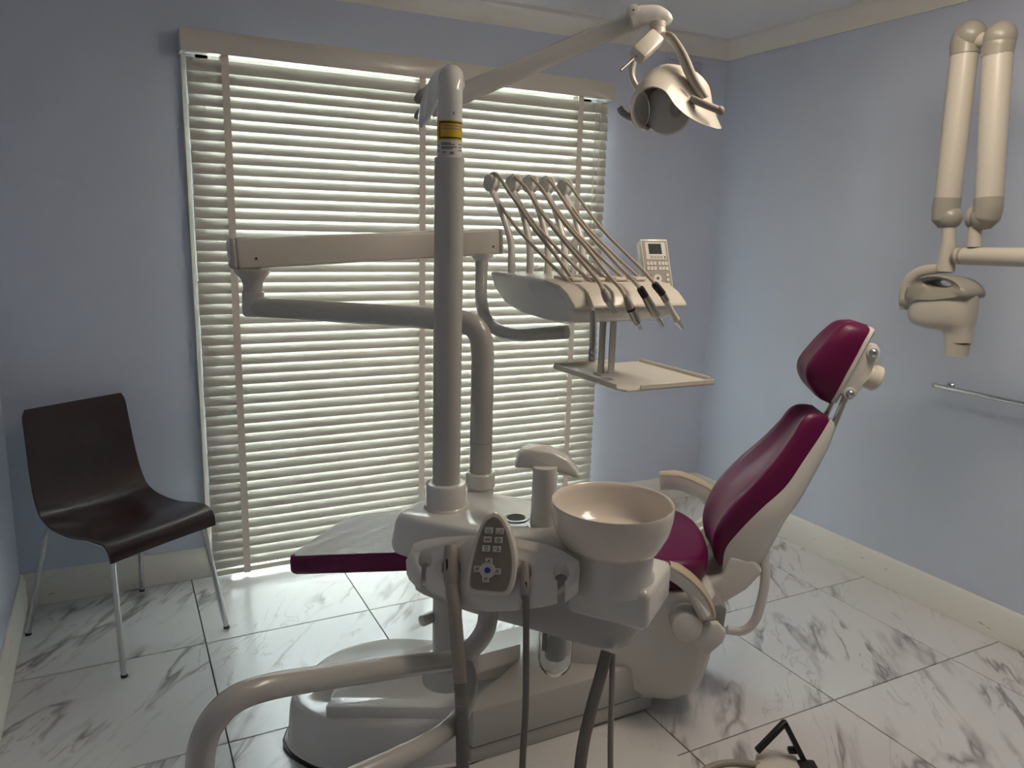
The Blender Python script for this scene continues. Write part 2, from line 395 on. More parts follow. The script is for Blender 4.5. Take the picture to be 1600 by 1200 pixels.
for px in (933, 941):
    x = PY(px, 150, YBL - 0.03).x
    bm = nb(); tube(bm, [(x, YBL - 0.028, 2.08), (x - 0.003, YBL - 0.03, 1.6), (x, YBL - 0.028, 1.2)], 0.0016, 6); obj('lift_cord', bm, 'tape', bl)

# wall vent, painted over
vt = thing('wall_vent', 'blue painted louvred wall vent high in the corner behind the lamp', 'vent', (2.63, YB, 2.25))
bm = nb(); bx(bm, 2.515, 2.745, YB - 0.006, YB - 0.0005, 2.22, 2.345, bev=0.002); obj('vent_plate', bm, 'wall', vt)
for k in range(5):
    z = 2.328 - k * 0.023
    bm = nb(); prism(bm, [(2.525, YB - 0.006, z), (2.525, YB - 0.018, z - 0.012), (2.525, YB - 0.006, z - 0.012)], (0.21, 0, 0)); obj('louvre', bm, 'wall', vt)

# ------------------------------------------------------------------ visitor chair
g = V((0.536, -0.845, 0)).normalized(); rr = V((0.845, 0.536, 0)).normalized(); cc = V((-0.02, 2.935, 0))
vc = thing('visitor_chair', 'dark wenge plywood chair with chrome tube legs beside the blind', 'chair', cc)
def cl(f_, s_, z_): return cc + g * f_ + rr * s_ + Z_ * z_
prof = cr([(-0.255, 0.835), (-0.235, 0.72), (-0.205, 0.60), (-0.180, 0.52), (-0.150, 0.468), (-0.085, 0.443), (0.02, 0.440), (0.12, 0.452), (0.185, 0.452), (0.212, 0.432), (0.222, 0.395)], 6) if False else None
pp = [(-0.246, 0.830), (-0.230, 0.72), (-0.212, 0.60), (-0.190, 0.52), (-0.158, 0.470), (-0.090, 0.444), (0.02, 0.440), (0.12, 0.455), (0.185, 0.456), (0.216, 0.436), (0.226, 0.396)]
pc = cr([V((a, b, 0)) for a, b in pp], 6)
hwl = lerp_list([0.186, 0.190, 0.196, 0.200, 0.203, 0.205, 0.205, 0.205, 0.203, 0.202, 0.200], len(pc))
bm = nb(); NW = 10; rings = []
for i, p in enumerate(pc):
    t = (pc[min(i + 1, len(pc) - 1)] - pc[max(i - 1, 0)]).normalized(); nn = V((-t.y, t.x, 0))
    ring = []
    for side in (1, -1):
        for k in range(NW + 1):
            q = (k / NW * 2 - 1) * side
            dish = -0.010 * (1 - q * q)
            pt = p + nn * (side * 0.005 + (dish if i > 2 else dish * 0.6))
            hw = hwl[i]
            if i < 2: hw -= (0.012, 0.003)[i]
            ring.append(cl(pt.x, q * hw, pt.y))
    rings.append(ring)
loft(bm, rings); obj('seat_shell', bm, 'wood', vc, label='one-piece bent plywood seat and back')
LF = {'fl': (V((-0.055, 2.625, 0)), 0.15, -0.17), 'fr': (V((0.288, 2.818, 0)), 0.15, 0.17), 'bl': (V((-0.358, 3.055, 0)), -0.14, -0.17), 'br': (V((0.020, 3.262, 0)), -0.14, 0.17)}
zr = 0.425
for key, (tip, f_, s_) in LF.items():
    top = cl(f_, s_, zr); sg = 1 if f_ > 0 else -1
    knee = cl(f_ + sg * 0.045, s_ * 1.03, zr - 0.03)
    path = [cl(0.0, s_, zr), top] + cr([top + (knee - top) * 0.35 + Z_ * 0.007, knee, knee + (tip - knee) * 0.12], 4) + [tip + Z_ * 0.006]
    bm = nb(); tube(bm, path, 0.0095, 12); lg = obj('leg', bm, 'chrome', vc)
    bm = nb(); cyl(bm, tip + Z_ * 0.0005, tip + Z_ * 0.010, 0.0105, 12); obj('foot_cap', bm, 'dark', lg)

# ------------------------------------------------------------------ dental chair
TH = math.radians(32); ca = V((math.cos(TH), -math.sin(TH), 0)); cw = V((math.sin(TH), math.cos(TH), 0)); CO = V((1.272, 2.035, 0))
def ch(s, w_, z): return CO + ca * s + cw * w_ + Z_ * z
def chw(px, py, w_): return PL(px, py, CO + cw * w_, cw)
dc = thing('dental_chair', 'reclining dental chair with burgundy vinyl cushions and white shell', 'dental chair', (1.0, 2.0, 0))
# base drum under the foot end
dz = 0.150
dro = [PZ(x, y, dz) for x, y in ((455, 1086), (459, 1097), (475, 1110), (505, 1124), (540, 1131), (580, 1134), (660, 1130), (745, 1112), (790, 1070), (790, 1030), (740, 1008), (680, 999), (620, 996), (570, 1002), (520, 1019), (482, 1047), (463, 1068))]
dro = cr(dro + dro[:1], 4)[:-1]; dcn = V((sum(p.x for p in dro) / len(dro), sum(p.y for p in dro) / len(dro), 0))
def drr(k, z): return [V((dcn.x + (p.x - dcn.x) * k, dcn.y + (p.y - dcn.y) * k, z)) for p in dro]
bm = nb(); loft(bm, [drr(1.085, 0.001), drr(1.085, 0.016), drr(1.05, 0.020), drr(1.02, dz - 0.035), drr(1.0, dz - 0.010), drr(0.975, dz - 0.001), drr(0.94, dz + 0.001), drr(0.05, dz + 0.004)]); obj('base_drum', bm, 'enamel_gloss', dc, smooth=45)
bm = nb(); loft(bm, [drr(1.11, 0.0006), drr(1.11, 0.011), drr(1.06, 0.012)]); obj('rubber_skirt', bm, 'dark', dc)
bm = nb(); wedge = [PZ(x, y, dz + 0.035) for x, y in ((508, 1104), (526, 1070), (600, 1030), (690, 1000), (735, 1015), (735, 1100), (684, 1106))]
prism(bm, [p - Z_ * 0.045 for p in wedge], (0, 0, 0.045), bev=0.006); obj('drum_cover', bm, 'enamel_gloss', dc)
bm = nb(); bx(bm, 0.80, 1.43, 1.735, 2.10, 0.064, 0.18, bev=0.008); obj('base_beam', bm, 'pole', dc)
bm = nb(); bx(bm, 0.80, 1.425, 1.742, 2.10, 0.012, 0.060, bev=0.004); obj('base_plinth', bm, 'pole', dc)
bm = nb(); prism(bm, [(0.70, 1.44, 0.0012), (1.30, 1.44, 0.0012), (1.36, 1.52, 0.0012), (1.20, 1.70, 0.0012), (1.15, 2.15, 0.0012), (0.75, 2.15, 0.0012)], (0, 0, 0.010), bev=0.003); obj('base_plate', bm, 'enamel_gloss', dc)
# under-seat shell
bm = nb(); rings = []
for z, s0, s1, hw in ((0.050, 0.06, 0.34, 0.15), (0.060, 0.01, 0.40, 0.19), (0.10, -0.02, 0.435, 0.215), (0.22, -0.06, 0.455, 0.228), (0.36, -0.14, 0.455, 0.235), (0.42, -0.20, 0.45, 0.235), (0.435, -0.19, 0.44, 0.225)):
    ring = []; r = 0.07
    for (cs, cwid, a0) in ((s1 - r, hw - r, 0), (s0 + r, hw - r, 90), (s0 + r, -hw + r, 180), (s1 - r, -hw + r, 270)):
        for k in range(6):
            an = math.radians(a0 + 90 * k / 5); ring.append(ch(cs + r * math.cos(an), cwid + r * math.sin(an), z))
    rings.append(ring)
loft(bm, rings); obj('seat_base', bm, 'enamel', dc)
# seat cushion and leg rest
def cushion(name, out, z0, z1, material, bev=0.03, seg=4):
    bm = nb(); prism(bm, [ch(s, w_, z0) for s, w_ in out], Z_ * (z1 - z0), bev=bev, seg=seg, ang=30); return obj(name, bm, material, dc, smooth=60)
def sm_out(pts, n=5):
    c = cr([V((a, b, 0)) for a, b in pts + pts[:1]], n)[:-1]; return [(p.x, p.y) for p in c]
seat_out = sm_out([(-0.22, -0.20), (-0.05, -0.225), (0.20, -0.240), (0.36, -0.225), (0.425, -0.14), (0.44, 0.0), (0.425, 0.15), (0.36, 0.235), (0.20, 0.255), (-0.05, 0.25), (-0.22, 0.23), (-0.24, 0.0)])
cushion('seat_cushion', seat_out, 0.44, 0.535, 'purple', 0.032)
leg_out = [(-0.885, -0.145), (-0.865, -0.06), (-0.84, 0.03), (-0.815, 0.12), (-0.79, 0.175), (-0.755, 0.195), (-0.5, 0.215), (-0.2, 0.235), (-0.2, -0.205), (-0.5, -0.185), (-0.8, -0.165), (-0.872, -0.160)]
def legz(s_): return 0.44 + (0.527 - 0.44) * (s_ + 0.885) / 0.685
bm = nb(); rings = [[ch(-0.53 + (s_ + 0.53) * k, 0.02 + (w_ - 0.02) * k, legz(s_) + dz_) for s_, w_ in leg_out] for k, dz_ in ((0.97, -0.062), (0.995, -0.056), (1.0, -0.045), (1.0, -0.010), (0.995, -0.003), (0.98, 0.0))]
loft(bm, rings); obj('leg_rest', bm, 'purple', dc, smooth=60)
bm = nb(); rings = [[ch(-0.53 + (s_ + 0.53) * 0.97, 0.02 + (w_ - 0.02) * 0.97, legz(s_) + dz_) for s_, w_ in leg_out] for dz_ in (0.0006, 0.0022)]
loft(bm, rings); obj('foot_cover', bm, 'clear_cover', dc, label='crinkled clear plastic cover over the leg rest')
# backrest: stations bottom to top: crest, cushion/shell seam and shell back, seen along the near edge
st = [((1111, 868), (1132, 892), (1128, 938)), ((1119, 830), (1136, 862), (1178, 905)), ((1144, 793), (1157, 834), (1205, 874)), ((1182, 755), (1190, 800), (1235, 818)),
      ((1215, 718), (1228, 766), (1254, 788)), ((1240, 682), (1258, 724), (1277, 745)), ((1256, 654), (1284, 687), (1298, 702)), ((1280, 641), (1302, 658), (1306, 674))]
HW = [0.112, 0.122, 0.138, 0.142, 0.124, 0.100, 0.082, 0.066]
SZ = []
for (f, b, s), hw in zip(st, HW):
    q = []
    for p in (f, b, s):
        P = chw(*p, -hw) - CO; q.append(V((P.dot(ca), P.z)))
    SZ.append(q)
def interp(n):
    out = []
    cols = [cr([V((q[k].x, q[k].y, 0)) for q in SZ], n) for k in range(3)]
    hwc = cr([V((h, 0, 0)) for h in HW], n)
    for i in range(len(hwc)): out.append((cols[0][i], cols[1][i], cols[2][i], hwc[i].x))
    return out
ST = interp(5)
bm = nb(); rings = []; prof_w = [(-1.0, 0.0), (-1.03, 0.35), (-1.0, 0.72), (-0.93, 0.95), (-0.84, 1.0), (-0.72, 0.93), (-0.55, 0.72), (-0.3, 0.58), (0, 0.54), (0.3, 0.58), (0.55, 0.72), (0.72, 0.93), (0.84, 1.0), (0.93, 0.95), (1.0, 0.72), (1.03, 0.35), (1.0, 0.0)]
nS = len(ST)
for i, (f, b, s, hw) in enumerate(ST):
    e = min(i, nS - 1 - i); k = (0.35, 0.75, 0.93)[e] if e < 3 else 1.0
    mid = b + (f - b) * 0.5
    rings.append([ch((b + (f - b) * (t if e >= 3 else 0.5 + (t - 0.5) * k)).x, q * hw * (0.9 + 0.1 * k), (b + (f - b) * (t if e >= 3 else 0.5 + (t - 0.5) * k)).y) for q, t in prof_w])
loft(bm, rings); obj('back_cushion', bm, 'purple', dc, smooth=70)
bm = nb(); rings = []
for i, (f, b, s, hw) in enumerate(ST):
    d = s - b; up = 0.012
    fr = (b - f).normalized() * -up
    rings.append([ch((b + fr * o_ + d * t).x, q * hw, (b + fr * o_ + d * t).y) for q, t, o_ in ((-1.035, 0, 1), (-1.05, 0.1, 0), (-1.02, 0.55, 0), (-0.86, 0.9, 0), (-0.6, 1.0, 0), (0, 1.04, 0), (0.6, 1.0, 0), (0.86, 0.9, 0), (1.02, 0.55, 0), (1.05, 0.1, 0), (1.035, 0, 1), (0.9, 0.04, 0), (0, 0.04, 0), (-0.9, 0.04, 0))])
loft(bm, rings); obj('back_shell', bm, 'enamel', dc, smooth=50)
# headrest
hs = [((1282, 624), (1298, 631)), ((1264, 600), (1309, 614)), ((1263, 574), (1324, 586)), ((1284, 546), (1339, 559)), ((1305, 523), (1352, 534)), ((1322, 507), (1361, 517)), ((1337, 502), (1356, 508))]
hh = [0.032, 0.058, 0.069, 0.071, 0.068, 0.056, 0.030]
HS = []
for (f, b), hw in zip(hs, hh):
    q = []
    for p in (f, b):
        P = chw(*p, -hw) - CO; q.append(V((P.dot(ca), P.z, 0)))
    HS.append(q)
hc = [cr([q[k] for q in HS], 5) for k in (0, 1)]; hwc = cr([V((h, 0, 0)) for h in hh], 5)
bm = nb(); rings = []
hp = [(-0.98, 0.0), (-1.03, 0.3), (-1.0, 0.65), (-0.9, 0.9), (-0.72, 1.0), (-0.4, 0.94), (0, 0.9), (0.4, 0.94), (0.72, 1.0), (0.9, 0.9), (1.0, 0.65), (1.03, 0.3), (0.98, 0.0)]
for i in range(len(hwc)):
    f, b = hc[0][i], hc[1][i]; rings.append([ch((b + (f - b) * t).x, q * hwc[i].x, (b + (f - b) * t).y) for q, t in hp])
loft(bm, rings); hd = obj('headrest_cushion', bm, 'purple', dc, smooth=70)
bm = nb(); rings = []
for i in range(1, len(hwc) - 1):
    f, b = hc[0][i], hc[1][i]; o_ = (b - f).normalized()
    rings.append([ch((b + o_ * t).x, q * hwc[i].x, (b + o_ * t).y) for q, t in ((-1.04, -0.004), (-1.04, 0.006), (-0.8, 0.016), (0.8, 0.016), (1.04, 0.006), (1.04, -0.004))])
loft(bm, rings); obj('headrest_shell', bm, 'enamel', dc)
hd_dir = (hc[1][24] - hc[1][8]).normalized(); hn = (hc[1][15] - hc[0][15]).normalized(); hn = (hn - hd_dir * hn.dot(hd_dir)).normalized()
hbx = [ca * hd_dir.x + Z_ * hd_dir.y, cw, ca * hn.x + Z_ * hn.y]
bm = nb(); prism(bm, [chw(x, y, -0.056) for x, y in ((1350, 545), (1360, 536), (1371, 538), (1377, 548), (1375, 562), (1366, 576), (1358, 596), (1346, 608), (1336, 622), (1326, 624), (1316, 616), (1310, 612))], cw * 0.112, bev=0.006, seg=3, ang=40); obj('headrest_bracket', bm, 'enamel', dc, smooth=50)
for x, y in ((1364, 551), (1328, 615)):
    c0 = chw(x, y, -0.059)
    bm = nb(); ball(bm, c0 - cw * 0.004, 0.0135, 0.0135, 0.0135); obj('pivot_pin', bm, 'chrome', dc)
    bm = nb(); cyl(bm, c0 - cw * 0.001, c0 + cw * 0.03, 0.019, 20, 0.003); obj('pivot_boss', bm, 'enamel', dc)
kn = chw(1352, 584, -0.035)
bm = nb(); lathe(bm, kn, hbx[2], [(0.038, 0.0), (0.040, 0.004), (0.040, 0.036), (0.035, 0.042)], 14); obj('headrest_knob', bm, 'cream', dc)
for w_ in (-0.045, 0.045):
    bm = nb(); tube(bm, [chw(1326, 618, -0.065) + cw * (w_ + 0.065), chw(1296, 690, -0.065) + cw * (w_ + 0.065)], 0.0125, 12, flat=0.7, up=cw); obj('headrest_bar', bm, 'steel', dc)
# armrests
def armrest(w_, pix, kh=1.0):
    path = cr([chw(x, y, w_) for x, y in pix], 6)
    rad = lerp_list([0.016, 0.027, 0.032, 0.032, 0.030, 0.024], len(path))
    bm = nb(); rings = []
    for i, p in enumerate(path):
        t = (path[min(i + 1, len(path) - 1)] - path[max(i - 1, 0)]).normalized(); up = t.cross(cw).normalized()
        if up.z < 0: up = -up
        r = rad[i]
        rings.append([p + cw * (q * r) + up * h for q, h in ((-1, 0.004), (-1.0, -0.012 * kh), (-0.7, -0.03 * kh), (0, -0.036 * kh), (0.7, -0.03 * kh), (1, -0.012 * kh), (1, 0.004))])
    loft(bm, rings); o = obj('armrest', bm, 'enamel', dc, smooth=60)
    bm = nb(); rings = []
    for i, p in enumerate(path):
        t = (path[min(i + 1, len(path) - 1)] - path[max(i - 1, 0)]).normalized(); up = t.cross(cw).normalized()
        if up.z < 0: up = -up
        r = rad[i] * 1.02
        rings.append([p + cw * (q * r) + up * h for q, h in ((-1, 0.0045), (-1, 0.010), (-0.6, 0.016), (0.6, 0.016), (1, 0.010), (1, 0.0045))])
    loft(bm, rings); obj('arm_pad', bm, 'tan', o, smooth=60)
    return path
pa = armrest(0.31, [(1031, 744), (1060, 744), (1092, 756), (1118, 772), (1142, 792), (1152, 806)], 1.5)
bm = nb(); c0 = chw(1118, 814, 0.27); cyl(bm, c0 - cw * 0.06, c0 + cw * 0.06, 0.036, 24, 0.012); tube(bm, [c0 + cw * 0.04, pa[-6] - Z_ * 0.02], [0.034, 0.026], 14)
tube(bm, [c0 - cw * 0.02, ch(0.36, 0.17, 0.38)], [0.045, 0.06], 14); obj('arm_hinge', bm, 'enamel', dc, label='far side arm hinge')
pa = armrest(-0.275, [(1044, 886), (1060, 893), (1080, 908), (1096, 927), (1106, 946), (1109, 962)])
bm = nb(); c0 = chw(1070, 968, -0.25); cyl(bm, c0 - cw * 0.055, c0 + cw * 0.06, 0.046, 28, 0.012); tube(bm, [pa[12] - Z_ * 0.02, pa[24] - Z_ * 0.02 - ca * 0.01], [0.03, 0.04], 14, flat=0.6, up=cw); obj('arm_hinge', bm, 'enamel', dc, label='near side arm hinge')
# back hinge and release tube
c0 = chw(1120, 1000, -0.24)
bm = nb(); prism(bm, [chw(x, y, -0.27) for x, y in ((1078, 1002), (1098, 978), (1122, 974), (1136, 990), (1130, 1005), (1105, 1026), (1092, 1016))], cw * 0.40, bev=0.006); obj('back_hinge_cover', bm, 'enamel', dc)
bm = nb(); prism(bm, [chw(x, y, -0.25) for x, y in ((1104, 950), (1126, 944), (1136, 952), (1130, 988), (1112, 978))], cw * 0.36, bev=0.005); obj('back_hinge', bm, 'grey', dc)
bm = nb(); prism(bm, [chw(x, y, -0.132) for x, y in ((1096, 914), (1128, 902), (1140, 870), (1180, 878), (1194, 893), (1168, 922), (1132, 943), (1116, 952), (1102, 938))], cw * 0.26, bev=0.012, seg=3); obj('back_bracket', bm, 'enamel', dc)
bm = nb(); tube(bm, cr([chw(x, y, -0.10) for x, y in ((1192, 850), (1196, 900), (1188, 945), (1178, 972), (1160, 986), (1136, 984))], 6), 0.0165, 14, flat=0.8); obj('release_tube', bm, 'enamel', dc)

# ------------------------------------------------------------------ spittoon unit
uu = V((0.53, -0.848, 0)).normalized(); un = V((-0.848, -0.53, 0)).normalized()
PO = V((0.670, 1.626, 0))
def un_(a, b, z): return PO + uu * a + un * b + Z_ * z
sp = thing('spittoon_unit', 'white spittoon unit with ceramic rinse bowl and hose holder in front of the dental chair', 'dental unit', PO)
# upper housing
out = sm_out([(-0.085, 0.03), (-0.075, 0.085), (-0.02, 0.100), (0.12, 0.085), (0.26, 0.055), (0.34, 0.04), (0.36, -0.04), (0.33, -0.12), (0.20, -0.165), (0.05, -0.155), (-0.05, -0.11), (-0.085, -0.04)], 4)
bm = nb(); rings = []
for z, k, dz in ((0.735, 1.06, 0), (0.75, 1.07, 0), (0.80, 1.035, 0), (0.82, 1.0, 0), (0.828, 0.965, 0), (0.831, 0.90, 0)):
    rings.append([un_(0.13 + (a - 0.13) * k, -0.03 + (b + 0.03) * k, z) for a, b in out])
loft(bm, rings); obj('housing', bm, 'enamel_gloss', sp, smooth=45)
out2 = sm_out([(-0.06, 0.05), (0.1, 0.06), (0.3, 0.045), (0.46, 0.035), (0.49, -0.05), (0.46, -0.13), (0.2, -0.15), (0.0, -0.12), (-0.06, -0.04)], 4)
bm = nb(); rings = []
for z, k in ((0.612, 0.90), (0.622, 0.97), (0.65, 1.0), (0.76, 1.0)): rings.append([un_(0.2 + (a - 0.2) * k, -0.04 + (b + 0.04) * k, z) for a, b in out2])
loft(bm, rings); obj('lower_housing', bm, 'pole', sp, smooth=50)
bm = nb(); prism(bm, [un_(0.30, -0.14, 0.69), un_(0.52, -0.13, 0.69), un_(0.535, 0.05, 0.69), un_(0.36, 0.065, 0.69)], Z_ * 0.088, bev=0.016, seg=3); obj('bowl_platform', bm, 'enamel', sp)
bc = V((0.893, 1.262, 0))
bm = nb(); lathe(bm, bc + Z_ * 0.76, Z_, [(0.098, 0), (0.096, 0.018), (0.091, 0.03), (0.091, 0.085)], 48); obj('bowl_pedestal', bm, 'enamel', sp)
bm = nb(); lathe(bm, bc + Z_ * 0.838, Z_, [(0.06, 0.0), (0.100, 0.003), (0.108, 0.016), (0.121, 0.042), (0.1265, 0.070), (0.128, 0.094), (0.1265, 0.098), (0.1235, 0.097), (0.121, 0.085), (0.115, 0.056), (0.100, 0.030), (0.07, 0.022), (0.02, 0.018)], 64); obj('rinse_bowl', bm, 'ceramic', sp, label='shallow glossy ceramic rinse bowl', smooth=60)
# cup filler
pb = PZ(848, 838, 0.80)
bm = nb(); rings = []
for z, a, b in ((0.79, 0.034, 0.030), (0.80, 0.032, 0.027), (0.87, 0.029, 0.025), (0.965, 0.027, 0.023)):
    rings.append([V((pb.x, pb.y, z)) + right * (a * math.cos(t)) + V((-right.y, right.x, 0)) * (b * math.sin(t)) for t in [2 * math.pi * k / 20 for k in range(20)]])
loft(bm, rings); obj('filler_post', bm, 'enamel', sp, smooth=60)
dfl = (pb - EYE).dot(fwd) - 0.03
hp_ = [(803, 732), (814, 708), (826, 701), (862, 706), (888, 719), (902, 735), (908, 747), (898, 748), (888, 745), (866, 738), (838, 733)]
bm = nb(); fh = V((fwd.x, fwd.y, 0)).normalized()
prism(bm, [D(x, y, dfl) for x, y in hp_], fh * 0.055, bev=0.007, seg=3); obj('filler_spout', bm, 'enamel', sp, smooth=50)
bm = nb(); c0 = PZ(806, 809, 0.8325); lathe(bm, c0, Z_, [(0.030, -0.002), (0.030, 0.0015), (0.024, 0.002), (0.022, 0.0002)], 28); obj('cup_rest', bm, 'steel', sp)
bm = nb(); cyl(bm, c0 + Z_ * 0.0005, c0 + Z_ * 0.0012, 0.021, 24); obj('cup_drain', bm, 'ink', sp)
# pole socket on housing
bm = nb(); lathe(bm, un_(0, 0, 0.826), Z_, [(0.054, 0), (0.052, 0.008), (0.0475, 0.012), (0.0475, 0.062), (0.045, 0.066), (0.034, 0.067)], 36); obj('pole_socket', bm, 'enamel', sp)
# post below, with clamp knob, and foot bracket that reaches the chair base
bm = nb(); cyl(bm, un_(0.0, -0.01, 0.41), un_(0.0, -0.01, 0.63), 0.036, 28); obj('post', bm, 'pole', sp)
kp = un_(0.0, -0.01, 0.545) - right * 0.03
bm = nb(); cyl(bm, kp, kp - V((right.x, right.y, 0)) * 0.03 - fh * 0.03, 0.014, 18, 0.003); obj('clamp_knob', bm, 'pole', sp)
bm = nb(); lathe(bm, un_(0, -0.01, 0.36), Z_, [(0.045, 0), (0.06, 0.01), (0.06, 0.065), (0.05, 0.075)], 32); obj('post_foot', bm, 'pole', sp)
bm = nb(); prism(bm, [un_(0.0, 0.03, 0.37), V((0.95, 1.86, 0.17)), V((1.05, 1.93, 0.17)), un_(0.05, -0.07, 0.37)], Z_ * 0.055, bev=0.006); obj('support_bracket', bm, 'pole', sp)
# assistant holder console
cn = V((-0.62, -0.785, 0)).normalized(); cx = V((-cn.y, cn.x, 0)); cx = cx if cx.dot(right) > 0 else -cx
KP = D(770, 920, 1.54); ctn = (cn * 0.86 + Z_ * 0.51).normalized()
def co(px, py, off=0.0): return PL(px, py, KP + ctn * off, ctn)
def slot(xc, yt, yb, rw, sw, lean=0):
    """points of a keyhole notch traversed right to left from the lower edge"""
    pts = [(xc + sw + lean, yb), (xc + sw + lean * 0.4, yt + rw * 2.3)]
    for k in range(9):
        an = math.radians(-50 + 280 * k / 8); pts.append((xc + rw * math.cos(an), yt + rw * 1.25 - rw * 1.35 * math.sin(an)))
    pts += [(xc - sw + lean * 0.4, yt + rw * 2.3), (xc - sw + lean, yb)]
    return pts
outl = [(641, 862), (646, 849), (660, 844), (690, 839), (740, 836), (800, 840), (850, 849), (880, 861), (905, 877), (906, 890), (904, 904), (896, 912)]
outl += slot(877, 877, 922, 13, 6) + [(866, 924), (845, 929), (834, 930)] + slot(820, 880, 932, 11, 6) + [(806, 934), (760, 936), (722, 928), (716, 922)] + slot(705, 868, 918, 15, 9) + [(692, 914), (674, 907)] + slot(664, 860, 900, 11, 4, -3) + [(648, 896), (638, 886), (634, 876)]
bm = nb(); prism(bm, [co(x, y) for x, y in outl], -Z_ * 0.030 - cn * 0.004, bev=0.0022, seg=2, ang=45); con = obj('holder_panel', bm, 'enamel', sp, smooth=40)
outb = [(641, 864), (660, 850), (740, 842), (800, 845), (850, 853), (902, 880), (900, 905), (860, 930), (800, 938), (740, 936), (690, 920), (645, 900), (637, 882)]
bm = nb(); prism(bm, [co(x, y, -0.036) for x, y in outb], -Z_ * 0.03 - cn * 0.03, bev=0.006); obj('holder_back', bm, 'pole', sp)
# keypad, leaning back
kup = (Z_ * 0.93 - cn * 0.36).normalized(); knm = cx.cross(kup).normalized(); knm = knm if knm.dot(cn) > 0 else -knm
K0 = co(768, 900, 0.022)
def kq(px, py, off=0.0): return PL(px, py, K0 + knm * off, knm)
def egg(c, w1, h1, h2, n=28, sk_=-10):
    pts = []
    for k in range(n):
        an = 2 * math.pi * k / n; s_, c_ = math.sin(an), math.cos(an)
        y = -s_ * (h1 if s_ > 0 else h2); x = w1 * (abs(c_) ** (0.85 if s_ > 0 else 0.55)) * (1 if c_ > 0 else -1)
        if s_ > 0: x *= 1 - 0.12 * s_
        pts.append((c[0] + x + sk_ * (y / 70.0), c[1] + y))
    return pts
kout = [(771, 800), (783, 805), (795, 824), (803, 850), (807, 880), (805, 905), (800, 922), (791, 931), (762, 930), (735, 927), (727, 918), (730, 890), (737, 860), (746, 832), (757, 809)]
kso = cr([V((*p, 0)) for p in kout + kout[:1]], 3)[:-1]
kin = [(768 + (p.x - 768) * 0.78, 868 + (p.y - 868) * 0.86) for p in kso]
bm = nb(); prism(bm, [kq(p.x, p.y, 0) for p in kso], -knm * 0.030, bev=0.004, seg=3, ang=45); kpd = obj('keypad', bm, 'cream', sp, smooth=50)
bm = nb(); prism(bm, [kq(768 + (x - 768) * 1.06, 868 + (y - 868) * 1.04, 0.0001) for x, y in kin], knm * 0.0006); obj('keypad_border', bm, 'hose', kpd)
bm = nb(); prism(bm, [kq(x, y, 0.0002) for x, y in kin], knm * 0.0012); obj('keypad_face', bm, 'taupe', kpd)
keys = [(764, 829), (781, 830), (762, 843), (779, 844), (759.5, 857), (776.5, 858)]
sym = nb()
def stroke(a, b, wd=0.0010, off=0.0034):
    A, B = kq(*a, off), kq(*b, off); d = (B - A).normalized(); s_ = d.cross(knm) * wd / 2
    vs = [sym.verts.new(p) for p in (A + s_, B + s_, B - s_, A - s_)]; sym.faces.new(vs)
for i, (x, y) in enumerate(keys):
    bm = nb(); prism(bm, [kq(x + a, y + b, 0.0012) for a, b in ((-6, -5), (6.5, -4.5), (6, 5), (-6.5, 4.5))], knm * 0.002, bev=0.0007, seg=1); obj('key', bm, 'key', kpd)
G = [[((-3, -2), (-2, 3)), ((-2, 3), (2, 3)), ((2, 3), (3, -2)), ((0, -3), (0, 1))], [((-4, 0), (-2, 3)), ((-2, 3), (1, 2)), ((2, -3), (4, -1)), ((2, 2), (4, 0))],
     [((-4, 1), (-3, -1)), ((-3, -1), (3, -1)), ((3, -1), (4, 1)), ((-4, 1), (4, 1))], [((-3, 0), (0, -3)), ((0, -3), (3, 0)), ((3, 0), (0, 3)), ((0, 3), (-3, 0)), ((0, 0), (2, -2))],
     [((-2, -3), (2, -3)), ((2, -3), (1.5, 3)), ((1.5, 3), (-1.5, 3)), ((-1.5, 3), (-2, -3))], [((-3, 0), (0, -3)), ((0, -3), (3, 0)), ((3, 0), (0, 3)), ((0, 1), (3, 1)), ((0, 2), (2, 2))]]
for (x, y), g_ in zip(keys, G):
    for a, b in g_: stroke((x + a[0], y + a[1]), (x + b[0], y + b[1]))
for dx, dy in ((2, -14), (-16, -2), (15, 2), (-3, 14)):
    x, y = 762 + dx, 891 + dy
    bm = nb(); prism(bm, [kq(x + a, y + b, 0.0012) for a, b in ((-5.5, -5), (5.5, -4.5), (5.5, 5), (-5.5, 4.5))], knm * 0.002, bev=0.0007, seg=1); obj('key', bm, 'key', kpd)
    for a, b in (((-4, 2), (-1, 0)), ((-1, 0), (3, -3)), ((0, 0), (2, 3)), ((-2, -3), (-1, 0))): stroke((x + a[0], y + a[1]), (x + b[0], y + b[1]), 0.0012)
bm = nb(); prism(bm, [kq(762 + 12.5 * math.cos(t), 891 + 12.5 * math.sin(t), 0.0012) for t in [2 * math.pi * k / 24 for k in range(24)]], knm * 0.0016); obj('key', bm, 'key', kpd)
bm = nb(); prism(bm, [kq(762 + 4.6 * math.cos(t), 891 + 4.6 * math.sin(t), 0.0012) for t in [2 * math.pi * k / 20 for k in range(20)]], knm * 0.003); obj('key', bm, 'blue', kpd, label='round dark blue button')
obj('key_symbols', sym, 'ink', kpd)
